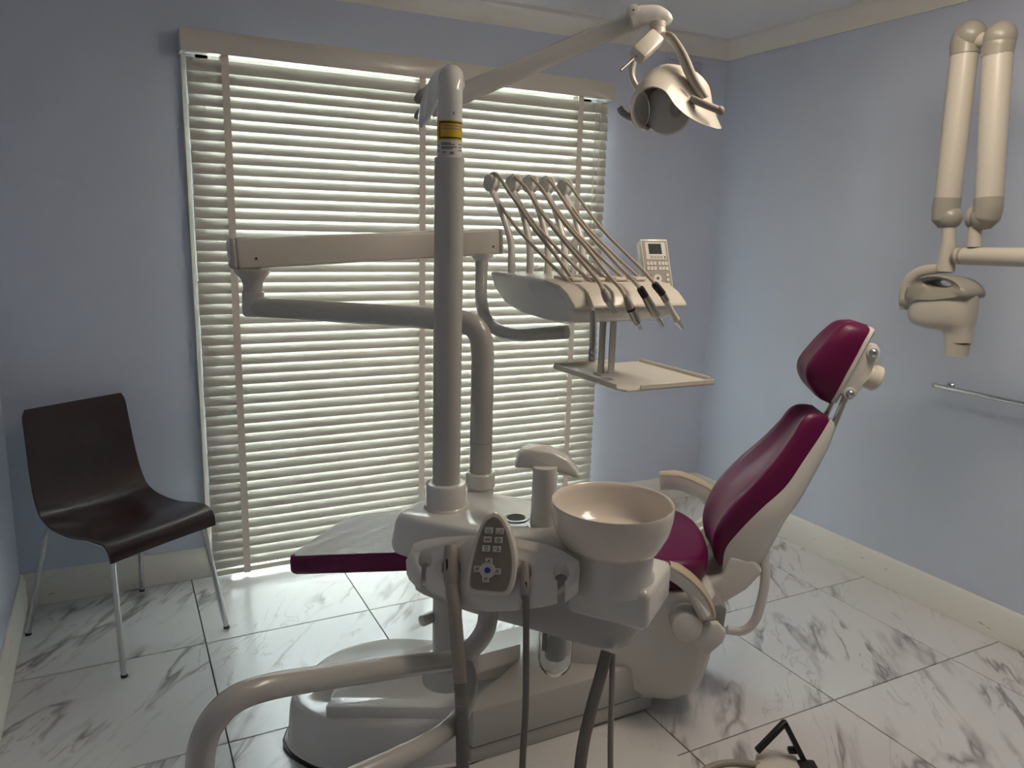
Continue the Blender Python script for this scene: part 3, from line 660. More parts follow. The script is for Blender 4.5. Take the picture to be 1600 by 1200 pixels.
# bent support tubes
rt = 0.0215
pA = [D(764, 950, 1.66), D(758, 984, 1.66), D(738, 1012, 1.67), D(708, 1030, 1.66), D(640, 1040, 1.56), D(520, 1057, 1.38), D(430, 1071, 1.27), D(372, 1090, 1.22), D(336, 1122, 1.20), D(318, 1160, 1.20), D(312, 1205, 1.21), D(312, 1290, 1.24)]
bm = nb(); tube(bm, cr(pA, 8), rt, 20); obj('support_tube', bm, 'pole', sp, label='bent grey tube reaching out to the left')
pBt = [D(712, 1022, 1.67), D(728, 1045, 1.66), D(732, 1080, 1.62), D(716, 1122, 1.56), D(682, 1153, 1.50), D(630, 1180, 1.42), D(560, 1212, 1.34), D(480, 1250, 1.27)]
bm = nb(); tube(bm, cr(pBt, 8), 0.019, 20); obj('support_tube', bm, 'pole', sp, label='lower grey tube curving down to the left')
# clear filter jar and hanging hoses
jc = PL(869, 985, un_(0.25, -0.02, 0.6), un); jc = V((jc.x, jc.y, 0.628))
bm = nb(); lathe(bm, jc, -Z_, [(0.039, 0), (0.039, 0.105), (0.036, 0.122), (0.026, 0.138), (0.012, 0.146), (0.010, 0.144), (0.024, 0.135), (0.034, 0.120), (0.0372, 0.105), (0.0372, 0.0)], 32); obj('filter_jar', bm, 'clear', sp, label='clear plastic filter jar')
bm = nb(); lathe(bm, jc, -Z_, [(0.024, 0.0), (0.024, 0.10), (0.020, 0.104)], 24); obj('filter_core', bm, 'pole', sp)
bm = nb(); cf = jc - Z_ * 0.045 + un * 0.0245 - right * 0.014; box(bm, cf, (0.010, 0.004, 0.06), (cx, un, Z_), bev=0.0015); obj('filter_window', bm, 'grey', sp)
h0 = 1.62
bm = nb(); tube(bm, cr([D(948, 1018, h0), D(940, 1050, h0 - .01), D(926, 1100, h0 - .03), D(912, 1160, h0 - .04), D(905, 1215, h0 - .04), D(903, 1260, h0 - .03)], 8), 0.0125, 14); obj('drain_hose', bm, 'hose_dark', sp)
bm = nb(); tube(bm, cr([D(957, 1022, h0 + .01), D(956, 1080, h0), D(954, 1150, h0), D(954, 1215, h0), D(954, 1260, h0)], 6), 0.0062, 12); obj('drain_hose', bm, 'hose', sp)

# suction tubes held in the console (each lifts out)
s1 = thing('suction_hose', 'wide grey suction hose with thick handle left of the keypad', 'suction hose', co(706, 905, 0.004), 'suction hoses in the holder')
A = co(704, 852, 0.012); B = co(706, 914, 0.006); dsh = 1.535
bm = nb(); L = (B - A).length
lathe(bm, A, B - A, [(0.0095, 0.004), (0.0115, 0.0), (0.0125, 0.002), (0.0142, 0.015), (0.0150, L * 0.55), (0.0165, L * 0.68), (0.0155, L * 0.9), (0.0135, L)], 24); obj('handle', bm, 'hose', s1)
bm = nb(); dd = (B - A).normalized(); cyl(bm, A + dd * 0.0005, A + dd * 0.0035, 0.0094, 18); obj('bore', bm, 'ink', s1)
bm = nb(); box(bm, A + dd * (L * 0.42) + cn * 0.0150 - cx * 0.004, (0.005, 0.003, 0.022), (cx, cn, dd), bev=0.001); obj('slide_valve', bm, 'dark', s1)
hp1 = cr([B - dd * 0.004, D(710, 950, 1.535), D(714, 1000, 1.53), D(719, 1060, 1.525), D(722, 1130, 1.52), D(723, 1215, 1.52), D(723, 1270, 1.52)], 12)
rads = [0.0140 if k % 2 else 0.0134 for k in range(len(hp1))]
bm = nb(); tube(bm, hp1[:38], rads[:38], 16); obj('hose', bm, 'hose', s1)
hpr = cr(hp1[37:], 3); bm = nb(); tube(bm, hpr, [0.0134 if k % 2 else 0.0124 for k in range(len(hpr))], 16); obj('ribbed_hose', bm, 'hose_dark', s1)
s2 = thing('suction_hose', 'thin grey saliva ejector hose right of the keypad', 'suction hose', co(820, 905, 0.004), 'suction hoses in the holder')
A = co(819.5, 877, 0.010); B = co(821, 930, 0.004); L = (B - A).length; dd = (B - A).normalized()
bm = nb(); lathe(bm, A, dd, [(0.0045, 0.003), (0.0065, 0.0), (0.0072, 0.002), (0.0082, 0.010), (0.0092, L * 0.6), (0.0105, L * 0.75), (0.0085, L * 0.95), (0.007, L)], 20); obj('handle', bm, 'hose', s2)
bm = nb(); cyl(bm, A + dd * 0.0005, A + dd * 0.0028, 0.0044, 14); obj('bore', bm, 'ink', s2)
bm = nb(); box(bm, A + dd * (L * 0.62) + cn * 0.0092 + cx * 0.004, (0.003, 0.003, 0.010), (cx, cn, dd)); obj('slide_valve', bm, 'dark', s2)
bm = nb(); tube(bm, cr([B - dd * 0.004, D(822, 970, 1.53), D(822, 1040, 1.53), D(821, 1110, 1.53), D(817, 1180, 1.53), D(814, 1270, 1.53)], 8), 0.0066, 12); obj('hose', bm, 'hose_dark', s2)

# ------------------------------------------------------------------ operating light on its pole
ol = thing('operating_light', 'white dental operating lamp on tall pole with angled arm over the chair', 'dental lamp', un_(0, 0, 0.83))
zt = PL(702, 246, PO, V((fwd.x, fwd.y, 0)).normalized()).z
ztop = PL(702, 128, PO, V((fwd.x, fwd.y, 0)).normalized()).z
bm = nb(); lathe(bm, un_(0, 0, 0.85), Z_, [(0.0325, 0), (0.0325, zt - 0.85 - 0.002), (0.030, zt - 0.85)], 36); obj('pole', bm, 'pole', ol)
top = un_(0, 0, ztop)
upath = [un_(0, 0, zt - 0.01), un_(0, 0, zt + 0.1)] + cr([un_(0, 0, ztop - 0.07), un_(0, 0, ztop - 0.03), top + fh * 0.008 - Z_ * 0.004, top + fh * 0.035 + Z_ * 0.016, top + fh * 0.075 + Z_ * 0.010], 6)
bm = nb(); tube(bm, upath, 0.0268, 32); obj('upper_pole', bm, 'enamel_gloss', ol)
zl0 = PL(702, 221, PO, fh).z; zl1 = PL(702, 190, PO, fh).z
def band(name, z0, z1, a0, a1, r, material, parent=ol, label=None):
    bm = nb(); n = 20; base_an = math.atan2(-fwd.y, -fwd.x); rings = []
    for z in (z0, z1): rings.append([un_(0, 0, z) + V((math.cos(base_an + math.radians(a0 + (a1 - a0) * k / n)), math.sin(base_an + math.radians(a0 + (a1 - a0) * k / n)), 0)) * r for k in range(n + 1)])
    loft(bm, rings, closed=False, cap=False); return obj(name, bm, material, parent, label=label)
yl = band('warning_label', zl0, zl1, -100, 95, 0.0270, 'yellow', label='yellow warning label wrapped round the pole')
cpl = band('cover_plate', PL(702, 396, PO, fh).z, PL(702, 367, PO, fh).z, 8, 70, 0.0331, 'pole')
for a0, a1, z0, z1 in ((-50, 90, zl1 - 0.006, zl1 - 0.0025), (-50, 90, zl0 + 0.0035, zl0 + 0.007), (-50, -43, zl0 + 0.0035, zl1 - 0.0025)):
    band('label_border', z0, z1, a0, a1, 0.02706, 'ink', yl)
for r_ in range(2):
    for k in range(8):
        a0 = -36 + k * 14; band('label_text', zl1 - 0.0125 - r_ * 0.006, zl1 - 0.0100 - r_ * 0.006, a0, a0 + 11, 0.02706, 'taupe', yl)
wl = band('rating_label', zt + 0.002, zl0, -100, 95, 0.0270, 'sticker', label='white rating label under the yellow one')
hgt = zl0 - zt - 0.002
for z_, a0, a1 in ((0.86, -36, 10), (0.76, -36, 30), (0.60, -36, 40), (0.50, -36, 20), (0.72, -72, -48), (0.62, -72, -48), (0.40, -80, -48), (0.30, -80, -50), (0.25, -30, -12), (0.25, 6, 26), (0.16, 6, 26), (0.8, 50, 80), (0.6, 50, 80), (0.4, 50, 80)):
    band('label_text', zt + hgt * z_, zt + hgt * (z_ + 0.055), a0, a1, 0.02706, 'ink', wl)
# arm
piv = top + fh * 0.085 + Z_ * 0.008
a_l = D(672, 168, 1.95); a_r = D(996, 30, 1.86)
ad = (a_r - a_l).normalized(); aup = ad.cross(V((-fh.x, -fh.y, 0))).normalized(); aup = aup if aup.z > 0 else -aup
bm = nb(); tube(bm, [a_l, a_l + (a_r - a_l) * 0.3, a_r], [0.026, 0.0245, 0.0215], 24, flat=0.8, up=aup); arm = obj('lamp_arm', bm, 'enamel', ol)
bm = nb(); tube(bm, [a_l + (a_r - a_l) * 0.60 + aup * 0.0205, a_l + (a_r - a_l) * 0.80 + aup * 0.0195], 0.004, 8); obj('arm_rib', bm, 'grey', arm)
bm = nb(); ball(bm, a_l + ad * 0.02, 0.034, 0.034, 0.030); cyl(bm, piv - fh * 0.02, a_l + ad * 0.02 + fh * 0.02, 0.024, 24, 0.004); obj('arm_pivot', bm, 'enamel', ol)
# glossy end cover
e0, e1 = D(688, 112, 1.80), D(660, 204, 1.80); ec = (e0 + e1) / 2; ed = (e1 - e0).normalized(); ef = (-right * 0.84 - fwd * 0.54); ef = (ef - ed * ef.dot(ed)).normalized(); es = ed.cross(ef).normalized()
bm = nb(); ball(bm, ec - fwd * 0.02, (e1 - e0).length / 2, 0.046, 0.007, (ed, es, ef), 36, 14); obj('arm_end_cover', bm, 'mirror', ol, label='shiny oval end cover')
bm = nb(); tube(bm, cr([D(648, 158, 1.88), D(658, 152, 1.88), D(672, 146, 1.90)], 4), [0.006, 0.016, 0.02], 14); tube(bm, cr([D(650, 186, 1.88), D(655, 178, 1.88), D(668, 168, 1.90)], 4), [0.006, 0.010, 0.012], 14); obj('pivot_lever', bm, 'grey', ol)
# knuckle
dl = 1.84
bm = nb(); tube(bm, cr([D(984, 31, dl), D(1000, 25, dl), D(1026, 24, dl), D(1043, 30, dl), D(1050, 33, dl)], 5), [0.020, 0.0235, 0.0225, 0.015, 0.006], 20, flat=0.8, up=Z_); obj('knuckle', bm, 'enamel', ol)
bm = nb(); kc = D(988, 19, dl) - fh * 0.02; cyl(bm, kc, kc + fh * 0.01, 0.0145, 20, 0.002); obj('knuckle_cap', bm, 'enamel', ol)
bm = nb(); cyl(bm, kc - fh * 0.0006, kc + fh * 0.002, 0.0022, 10); obj('screw', bm, 'ink', ol)
bm = nb(); lathe(bm, D(1028, 34, dl), -Z_, [(0.019, 0), (0.019, 0.012), (0.0182, 0.0125), (0.0182, 0.014), (0.019, 0.0145), (0.0205, 0.03), (0.022, 0.036), (0.018, 0.040)], 24); obj('yoke_hub', bm, 'cream', ol)
bm = nb(); tube(bm, cr([D(1018, 56, dl + .01), D(1000, 74, dl + .03), D(989, 98, dl + .045), D(988, 122, dl + .05), D(1000, 144, dl + .04)], 6), [0.011, 0.014, 0.0145, 0.0135, 0.011], 14, flat=0.6, up=fh); obj('yoke_arm', bm, 'cream', ol)
bm = nb(); tube(bm, cr([D(1028, 56, dl), D(1046, 58, dl - .01), D(1062, 78, dl - .03), D(1076, 112, dl - .045), D(1090, 138, dl - .05), D(1102, 152, dl - .05)], 6), [0.012, 0.013, 0.013, 0.013, 0.012, 0.010], 14, flat=0.8, up=fh); ya = obj('yoke_arm', bm, 'cream', ol)
bm = nb(); tube(bm, cr([D(1041, 52, dl - .022), D(1052, 58, dl - .028), D(1070, 86, dl - .045), D(1086, 122, dl - .06), D(1104, 152, dl - .06)], 6), [0.007, 0.010, 0.011, 0.011, 0.008], 12, flat=0.6, up=fh); obj('cable_cover', bm, 'hose', ya)
sb0, sb1 = D(1026, 58, dl - .03), D(994, 88, dl - .06); sd = (sb1 - sb0).normalized(); ss = sd.cross(fwd).normalized()
bm = nb(); box(bm, (sb0 + sb1) / 2, ((sb1 - sb0).length, 0.040, 0.034), (sd, ss, sd.cross(ss)), bev=0.008, seg=2); sw = obj('switch_box', bm, 'cream', ol)
bm = nb(); tube(bm, [sb1 - sd * 0.002, D(970, 110, dl - .08)], 0.0026, 10); obj('toggle_lever', bm, 'steel', sw)
# lamp head: saddle shaped cover over a mirror and a round lens
front = [(1012, 204), (994, 196), (986, 176), (992, 152), (1006, 139), (1022, 135), (1040, 143), (1055, 164), (1074, 181), (1098, 194), (1120, 201)]
ridge = [(1016, 200), (1000, 180), (996, 158), (1004, 133), (1016, 113), (1034, 101), (1058, 101), (1086, 111), (1107, 133), (1114, 165), (1122, 196)]
fd = [1.80, 1.785, 1.775, 1.765, 1.755, 1.75, 1.745, 1.745, 1.75, 1.76, 1.78]
A_ = cr([D(*p, d) for p, d in zip(front, fd)], 4); B_ = cr([D(*p, 1.845) for p in ridge], 4)
cenb = D(1055, 165, 1.86); cenf = D(1050, 165, 1.79)
bm = nb(); rings = []
for a_, b_ in zip(A_, B_):
    m_ = (a_ + b_) / 2; bul = (m_ - D(1056, 175, 1.80)).normalized() * 0.010
    k_ = b_ + (cenb + fwd * 0.03 - b_) * 0.45; in1 = b_ + (cenf - b_) * 0.08; in0 = a_ + (cenf - a_).normalized() * 0.004 + fwd * 0.002
    rings.append([a_, a_ + (b_ - a_) * 0.3 + bul * 0.8, m_ + (b_ - a_) * 0.2 + bul, b_, k_, k_ - fwd * 0.012, in1, m_ + (cenf - m_) * 0.06, in0])
loft(bm, rings); obj('lamp_shell', bm, 'cream', ol, smooth=60)
bm = nb(); ball(bm, D(1064, 150, 1.85), 0.060, 0.045, 0.030, (right, down, fwd)); obj('lamp_housing', bm, 'cream', ol)
ma = (-right * 0.66 - fwd * 0.66 + down * 0.30).normalized()
bm = nb(); lathe(bm, D(1002, 171, 1.805), ma, [(0.004, -0.008), (0.024, -0.005), (0.037, 0.003), (0.040, 0.008), (0.038, 0.008), (0.024, -0.002), (0.004, -0.005)], 40, 0.7, 1.1); obj('reflector', bm, 'mirror', ol)
lk = (-fwd * 0.86 - right * 0.30 + down * 0.22).normalized(); lc = D(1043, 172, 1.797)
bm = nb(); lathe(bm, lc, lk, [(0.044, -0.020), (0.052, -0.018), (0.0555, -0.006), (0.053, 0.004), (0.040, 0.010), (0.018, 0.012), (0.004, 0.0125)], 40); obj('lens_cover', bm, 'lens', ol)
kc_ = PL(1056, 170, lc + lk * 0.011, lk)
bm = nb(); lathe(bm, kc_, lk, [(0.017, -0.002), (0.017, 0.002), (0.010, 0.003), (0.009, 0.009), (0.005, 0.010)], 24, 0.85, 1.15); obj('lens_knob', bm, 'hose', ol)
bm = nb(); tube(bm, cr([D(1080, 154, dl - .07), D(1098, 162, dl - .08), D(1120, 171, dl - .08), D(1128, 174, dl - .08)], 4), [0.0085, 0.0085, 0.0085, 0.0075], 14); obj('handle_bar', bm, 'hose', ol)
bm = nb(); ball(bm, D(1125, 173, dl - .08), 0.0105); obj('handle_end', bm, 'hose', ol)
bm = nb(); tube(bm, cr([D(968, 168, dl - .02), D(973, 176, dl - .02), D(984, 183, dl - .02), D(1000, 186, dl)], 4), [0.0075, 0.008, 0.008, 0.0075], 14); obj('handle_bar', bm, 'hose', ol)

# ------------------------------------------------------------------ instrument delivery arm
CB = D(750, 778, 2.0)
dv = thing('instrument_delivery_unit', 'white swing-arm instrument table with five whip arms above the chair', 'instrument table', CB)
z0 = CB.z - 0.02
bm = nb(); lathe(bm, V((CB.x, CB.y, z0 - 0.03)), Z_, [(0.034, 0), (0.034, 0.082), (0.0375, 0.084), (0.0375, 0.118), (0.035, 0.121), (0.028, 0.121)], 32); obj('column_collar', bm, 'enamel', dv)
def cvz(y): return PL(752, y, V((CB.x, CB.y, 0)), fh).z
zb = cvz(560); za = cvz(503)
l1 = D(388, 487, 2.12); l1.z = za + 0.0
hd1 = V((l1.x - CB.x, l1.y - CB.y, 0)).normalized()
cpos = V((CB.x, CB.y, 0))
path = [cpos + Z_ * (z0 + 0.06), cpos + Z_ * (cvz(690))] + [cpos + Z_ * (cvz(688))] + cr([cpos + Z_ * (za - 0.085), cpos + Z_ * (za - 0.035) + hd1 * 0.008, cpos + Z_ * (za - 0.008) + hd1 * 0.035, cpos + Z_ * za + hd1 * 0.085], 6) + [V((l1.x, l1.y, za))]
bm = nb(); tube(bm, path, [0.0285] * 6 + [0.0285, 0.027], 24); obj('lower_arm', bm, 'pole', dv)
bm = nb(); cyl(bm, cpos + Z_ * (cvz(690) - 0.001), cpos + Z_ * (cvz(690) + 0.001), 0.0289, 28); obj('joint_ring', bm, 'grey', dv)
jx, jy = l1.x + hd1.x * -0.018, l1.y + hd1.y * -0.018
zbx = D(396, 423, 2.10).z
bm = nb(); lathe(bm, V((jx, jy, za - 0.026)), Z_, [(0.024, 0), (0.029, 0.004), (0.029, 0.066), (0.0255, 0.067), (0.0255, zbx - za - 0.012), (0.030, zbx - za + 0.004), (0.046, zbx - za + 0.022), (0.047, zbx - za + 0.030)], 28); obj('elbow_joint', bm, 'pole', dv)
# parallel box arm
b0 = D(357, 397, 2.10); b1 = D(780, 377, 2.47)
bd = (b1 - b0).normalized(); bs = bd.cross(Z_).normalized(); bu = bs.cross(bd).normalized(); bu = bu if bu.z > 0 else -bu
def barm(t0, t1, h0_, h1_, wd, name, material, bev=0.006):
    bm = nb(); old = set(); A = b0 + (b1 - b0) * t0; B = b0 + (b1 - b0) * t1; rings = []
    for P, h in ((A, h0_), (B, h1_)): rings.append([P + bs * (wd * q) + bu * (h * r) for q, r in ((-0.5, -0.5), (0.5, -0.5), (0.5, 0.5), (-0.5, 0.5))])
    loft(bm, rings); bmesh.ops.recalc_face_normals(bm, faces=bm.faces); bevel(bm, old, bev, 3); return obj(name, bm, material, dv)
barm(0.022, 0.985, 0.083, 0.078, 0.062, 'parallel_arm', 'cream', 0.008)
barm(0.0, 0.024, 0.080, 0.084, 0.060, 'arm_end_cap', 'pole', 0.010); barm(0.983, 1.0, 0.080, 0.078, 0.062, 'arm_end_cap', 'pole', 0.006)
barm(0.80, 0.845, 0.050, 0.050, 0.066, 'arm_badge', 'cream', 0.003)
nrm = bs if bs.dot(fwd) < 0 else -bs
for t in (0.08, 0.955):
    P = b0 + (b1 - b0) * t + nrm * 0.0312 - bu * 0.014; bm = nb(); cyl(bm, P, P + nrm * 0.001, 0.0035, 10); obj('screw', bm, 'ink', dv)
je = D(753, 398, 2.44)
p_ = [D(753, 405, 2.44), D(752, 440, 2.43), D(752, 468, 2.40), D(758, 495, 2.36), D(775, 514, 2.30), D(805, 523, 2.24), D(840, 522, 2.19), D(886, 519, 2.14)]
bm = nb(); tube(bm, cr(p_, 6), 0.0190, 20); obj('drop_tube', bm, 'pole', dv)
bm = nb(); lathe(bm, je + Z_ * 0.004, -Z_, [(0.036, 0), (0.034, 0.008), (0.022, 0.022), (0.021, 0.038)], 28); obj('drop_joint', bm, 'enamel', dv)
# table
XT0, XT1 = 0.985, 1.315
def tq(px, py, x=XT0): return PX(px, py, x)
side = [(764, 424), (800, 428), (840, 435), (873, 446), (886, 459), (896, 476), (896, 490), (888, 502), (876, 506), (850, 500), (812, 488), (788, 474), (772, 450)]
bm = nb(); prism(bm, [tq(x, y) for x, y in side], X_ * (XT1 - XT0 - 0.02), bev=0.010, seg=3, ang=25); tb = obj('table_body', bm, 'enamel_gloss', dv, smooth=50)
fp = [tq(x, y, XT0 - 0.002) for x, y in ((846, 435.5), (873, 445), (886, 458), (897, 477), (898, 483), (890, 484), (880, 464), (868, 450))]
bm = nb(); prism(bm, fp, X_ * (XT1 - XT0 + 0.012), bev=0.003, seg=2, ang=40); obj('front_fascia', bm, 'cream', dv, smooth=60)
bm = nb(); c0 = tq(826, 450, XT0 + 0.001); cyl(bm, c0, c0 - X_ * 0.004, 0.014, 24, 0.001); obj('side_cap', bm, 'enamel', dv)
for k in range(4):
    x_ = XT0 + 0.075 + k * 0.066; y_ = tq(858, 433).y
    bm = nb(); box(bm, (x_, y_ + 0.03, tq(850, 437).z + 0.003), (0.038, 0.10, 0.010), bev=0.005, seg=2); obj('rest_rib', bm, 'cream', dv)
ZT = tq(800, 424).z
basepx = [799, 828, 856, 882, 910]; toppx = [(768, 286), (802, 287), (828, 288), (854, 289.5), (882, 293)]
YW = 2.0
heads = []
for bxp, tp in zip(basepx, toppx):
    bpt = PY(bxp, 420, YW); tpt = PY(*tp, YW + 0.10)
    mid = bpt + (tpt - bpt) * 0.35; mid.y = YW + 0.012; mid.x = bpt.x
    m2 = bpt + (tpt - bpt) * 0.72; m2.y = YW + 0.055
    path = cr([bpt - Z_ * 0.02, bpt + Z_ * 0.02, mid, m2, tpt + V((0, 0.008, -0.012))], 6)
    bm = nb(); tube(bm, path, [0.0125, 0.0115, 0.0105, 0.0095, 0.010], 12, flat=0.7, up=X_); wa = obj('whip_arm', bm, 'enamel', dv)
    rd = V((0.97, 0.24, 0)).normalized()
    bm = nb(); lathe(bm, tpt - rd * 0.014, rd, [(0.021, 0), (0.0245, 0.003), (0.0245, 0.010), (0.019, 0.013), (0.019, 0.021), (0.0245, 0.024), (0.0245, 0.028), (0.021, 0.031)], 24); obj('roller', bm, 'enamel', wa)
    heads.append((tpt, rd))
# control panel
TL = PY(1000, 373, 1.92); TR = PY(1041, 373.5, 1.90); BL = PY(1013, 455, 1.85)
e1_ = (TR - TL).normalized(); e2_ = (BL - TL); e2_ = (e2_ - e1_ * e2_.dot(e1_)); ph = e2_.length; e2_.normalize(); pw = (TR - TL).length * 1.03; en = e1_.cross(e2_).normalized(); en = en if en.dot(fwd) < 0 else -en
def cp(a, b, o_=0): return TL + e1_ * (pw * a) + e2_ * (ph * b) + en * o_
bm = nb(); box(bm, cp(0.5, 0.5, -0.019), (pw, ph, 0.038), (e1_, e2_, en), bev=0.004, seg=2); pn = obj('control_panel', bm, 'enamel', dv)
def plate(a0, b0_, a1, b1_, o0, o1, material, name, parent=pn, label=None):
    bm = nb(); box(bm, cp((a0 + a1) / 2, (b0_ + b1_) / 2, (o0 + o1) / 2), (pw * (a1 - a0), ph * (b1_ - b0_), o1 - o0), (e1_, e2_, en)); return obj(name, bm, material, parent, label=label)
plate(0.05, 0.04, 0.95, 0.97, -0.001, 0.0008, 'taupe', 'panel_face')
plate(0.14, 0.07, 0.88, 0.40, 0.0, 0.0016, 'key', 'screen_bezel')
plate(0.26, 0.10, 0.73, 0.295, 0.001, 0.0022, 'screen', 'screen')
for k in range(4): plate(0.30 + k * 0.115, 0.335, 0.385 + k * 0.115, 0.375, 0.001, 0.0022, 'hose', 'key')
plate(0.80, 0.335, 0.84, 0.38, 0.001, 0.0022, 'ink', 'key')
for r_ in range(2):
    for k in range(6): plate(0.12 + k * 0.125 + (0.05 if k > 2 else 0), 0.445 + r_ * 0.095, 0.22 + k * 0.125 + (0.05 if k > 2 else 0), 0.51 + r_ * 0.095, 0.0005, 0.002, 'key', 'key')
for a, b in ((0.13, 0.69),): plate(a, b, a + 0.11, b + 0.06, 0.0005, 0.002, 'blue', 'key')
for b in (0.67, 0.76, 0.85): plate(0.78, b, 0.88, b + 0.055, 0.0005, 0.002, 'key', 'key')
bm = nb(); cyl(bm, cp(0.46, 0.76, 0), cp(0.46, 0.76, 0.0018), pw * 0.15, 20); obj('key', bm, 'key', pn)
bm = nb(); cyl(bm, cp(0.46, 0.76, 0), cp(0.46, 0.76, 0.003), pw * 0.045, 14); obj('key', bm, 'ink', pn)
# tray bracket hanging below the table
zt_ = 1.10
br_ = PZ(958, 540, 1.15); br_ = PY(957, 540, 1.66)
bm = nb(); bx(bm, br_.x - 0.008, br_.x + 0.010, 1.66, 1.664, 1.112, 1.30); bx(bm, br_.x - 0.030, br_.x - 0.012, 1.675, 1.679, 1.112, 1.30); bx(bm, br_.x - 0.035, br_.x + 0.02, 1.655, 1.69, 1.112, 1.118); obj('tray_bracket', bm, 'pole', dv)

# tray resting on the bracket
tc_ = PZ(865, 573, zt_); x0, y1 = tc_.x, tc_.y; y0 = PZ(965, 611, zt_).y; x1 = PZ(1122, 598, zt_).x
tr = thing('instrument_tray', 'flat beige instrument tray with low rim hanging under the instrument table', 'tray', ((x0 + x1) / 2, (y0 + y1) / 2, zt_ - 0.004))
bm = nb(); c_ = 0.03; prism(bm, [(x0 + 0.012, y0, zt_ - 0.006), (x1 - c_ * 0.3, y0, zt_ - 0.006), (x1, y0 + c_ * 0.5, zt_ - 0.006), (x1, y1, zt_ - 0.006), (x0, y1, zt_ - 0.006), (x0, y0 + c_, zt_ - 0.006)], (0, 0, 0.006), bev=0.0015, seg=1); obj('tray_base', bm, 'cream', tr)
for a, b in (((x0, y0 + c_), (x0, y1)), ((x0, y1), (x1 - 0.09, y1)), ((x1, y0 + 0.03), (x1, y1 - 0.0)), ((x0 + 0.05, y0), (x1 - 0.012, y0))):
    bm = nb(); A, B = V((*a, zt_ + 0.004)), V((*b, zt_ + 0.004)); d = (B - A).normalized(); box(bm, (A + B) / 2, ((B - A).length, 0.004, 0.012), (d, Z_.cross(d), Z_), bev=0.001, seg=1); obj('tray_rim', bm, 'cream', tr)

# ------------------------------------------------------------------ five handpieces with their tubing
Hs = [
 [(777, 273), (792, 295), (814, 326), (834, 356), (866, 396), (897, 439), (911, 453), (921, 470), (926, 488)],
 [(805, 278), (823, 295), (839, 322), (859, 349), (884, 380), (915, 416), (936, 441), (943, 455)],
 [(831, 279), (846, 295), (866, 326), (888, 356), (918, 389), (949, 428), (969, 450), (978, 464)],
 [(857, 281), (870, 297), (893, 331), (920, 365), (947, 394), (974, 423), (994, 443), (1001, 452)],
 [(885, 285), (897, 299), (920, 331), (947, 365), (978, 396), (1003, 421), (1024, 444)]]
entries = [(893, 441), (926, 440), (953, 440), (982, 439), (1008, 439)]
labs = ['silver three-way syringe hanging lowest at the front corner of the table', 'slim handpiece coupling in grey metal, second from the left on the table', 'metal micromotor with a thin black ring, third instrument from the left',
        'silver motor with black sleeve, fourth instrument from the left', 'cream scaler handpiece with black sleeve, rightmost on the table']
nms = ['syringe', 'handpiece', 'handpiece', 'handpiece', 'scaler']
YFr = 1.535
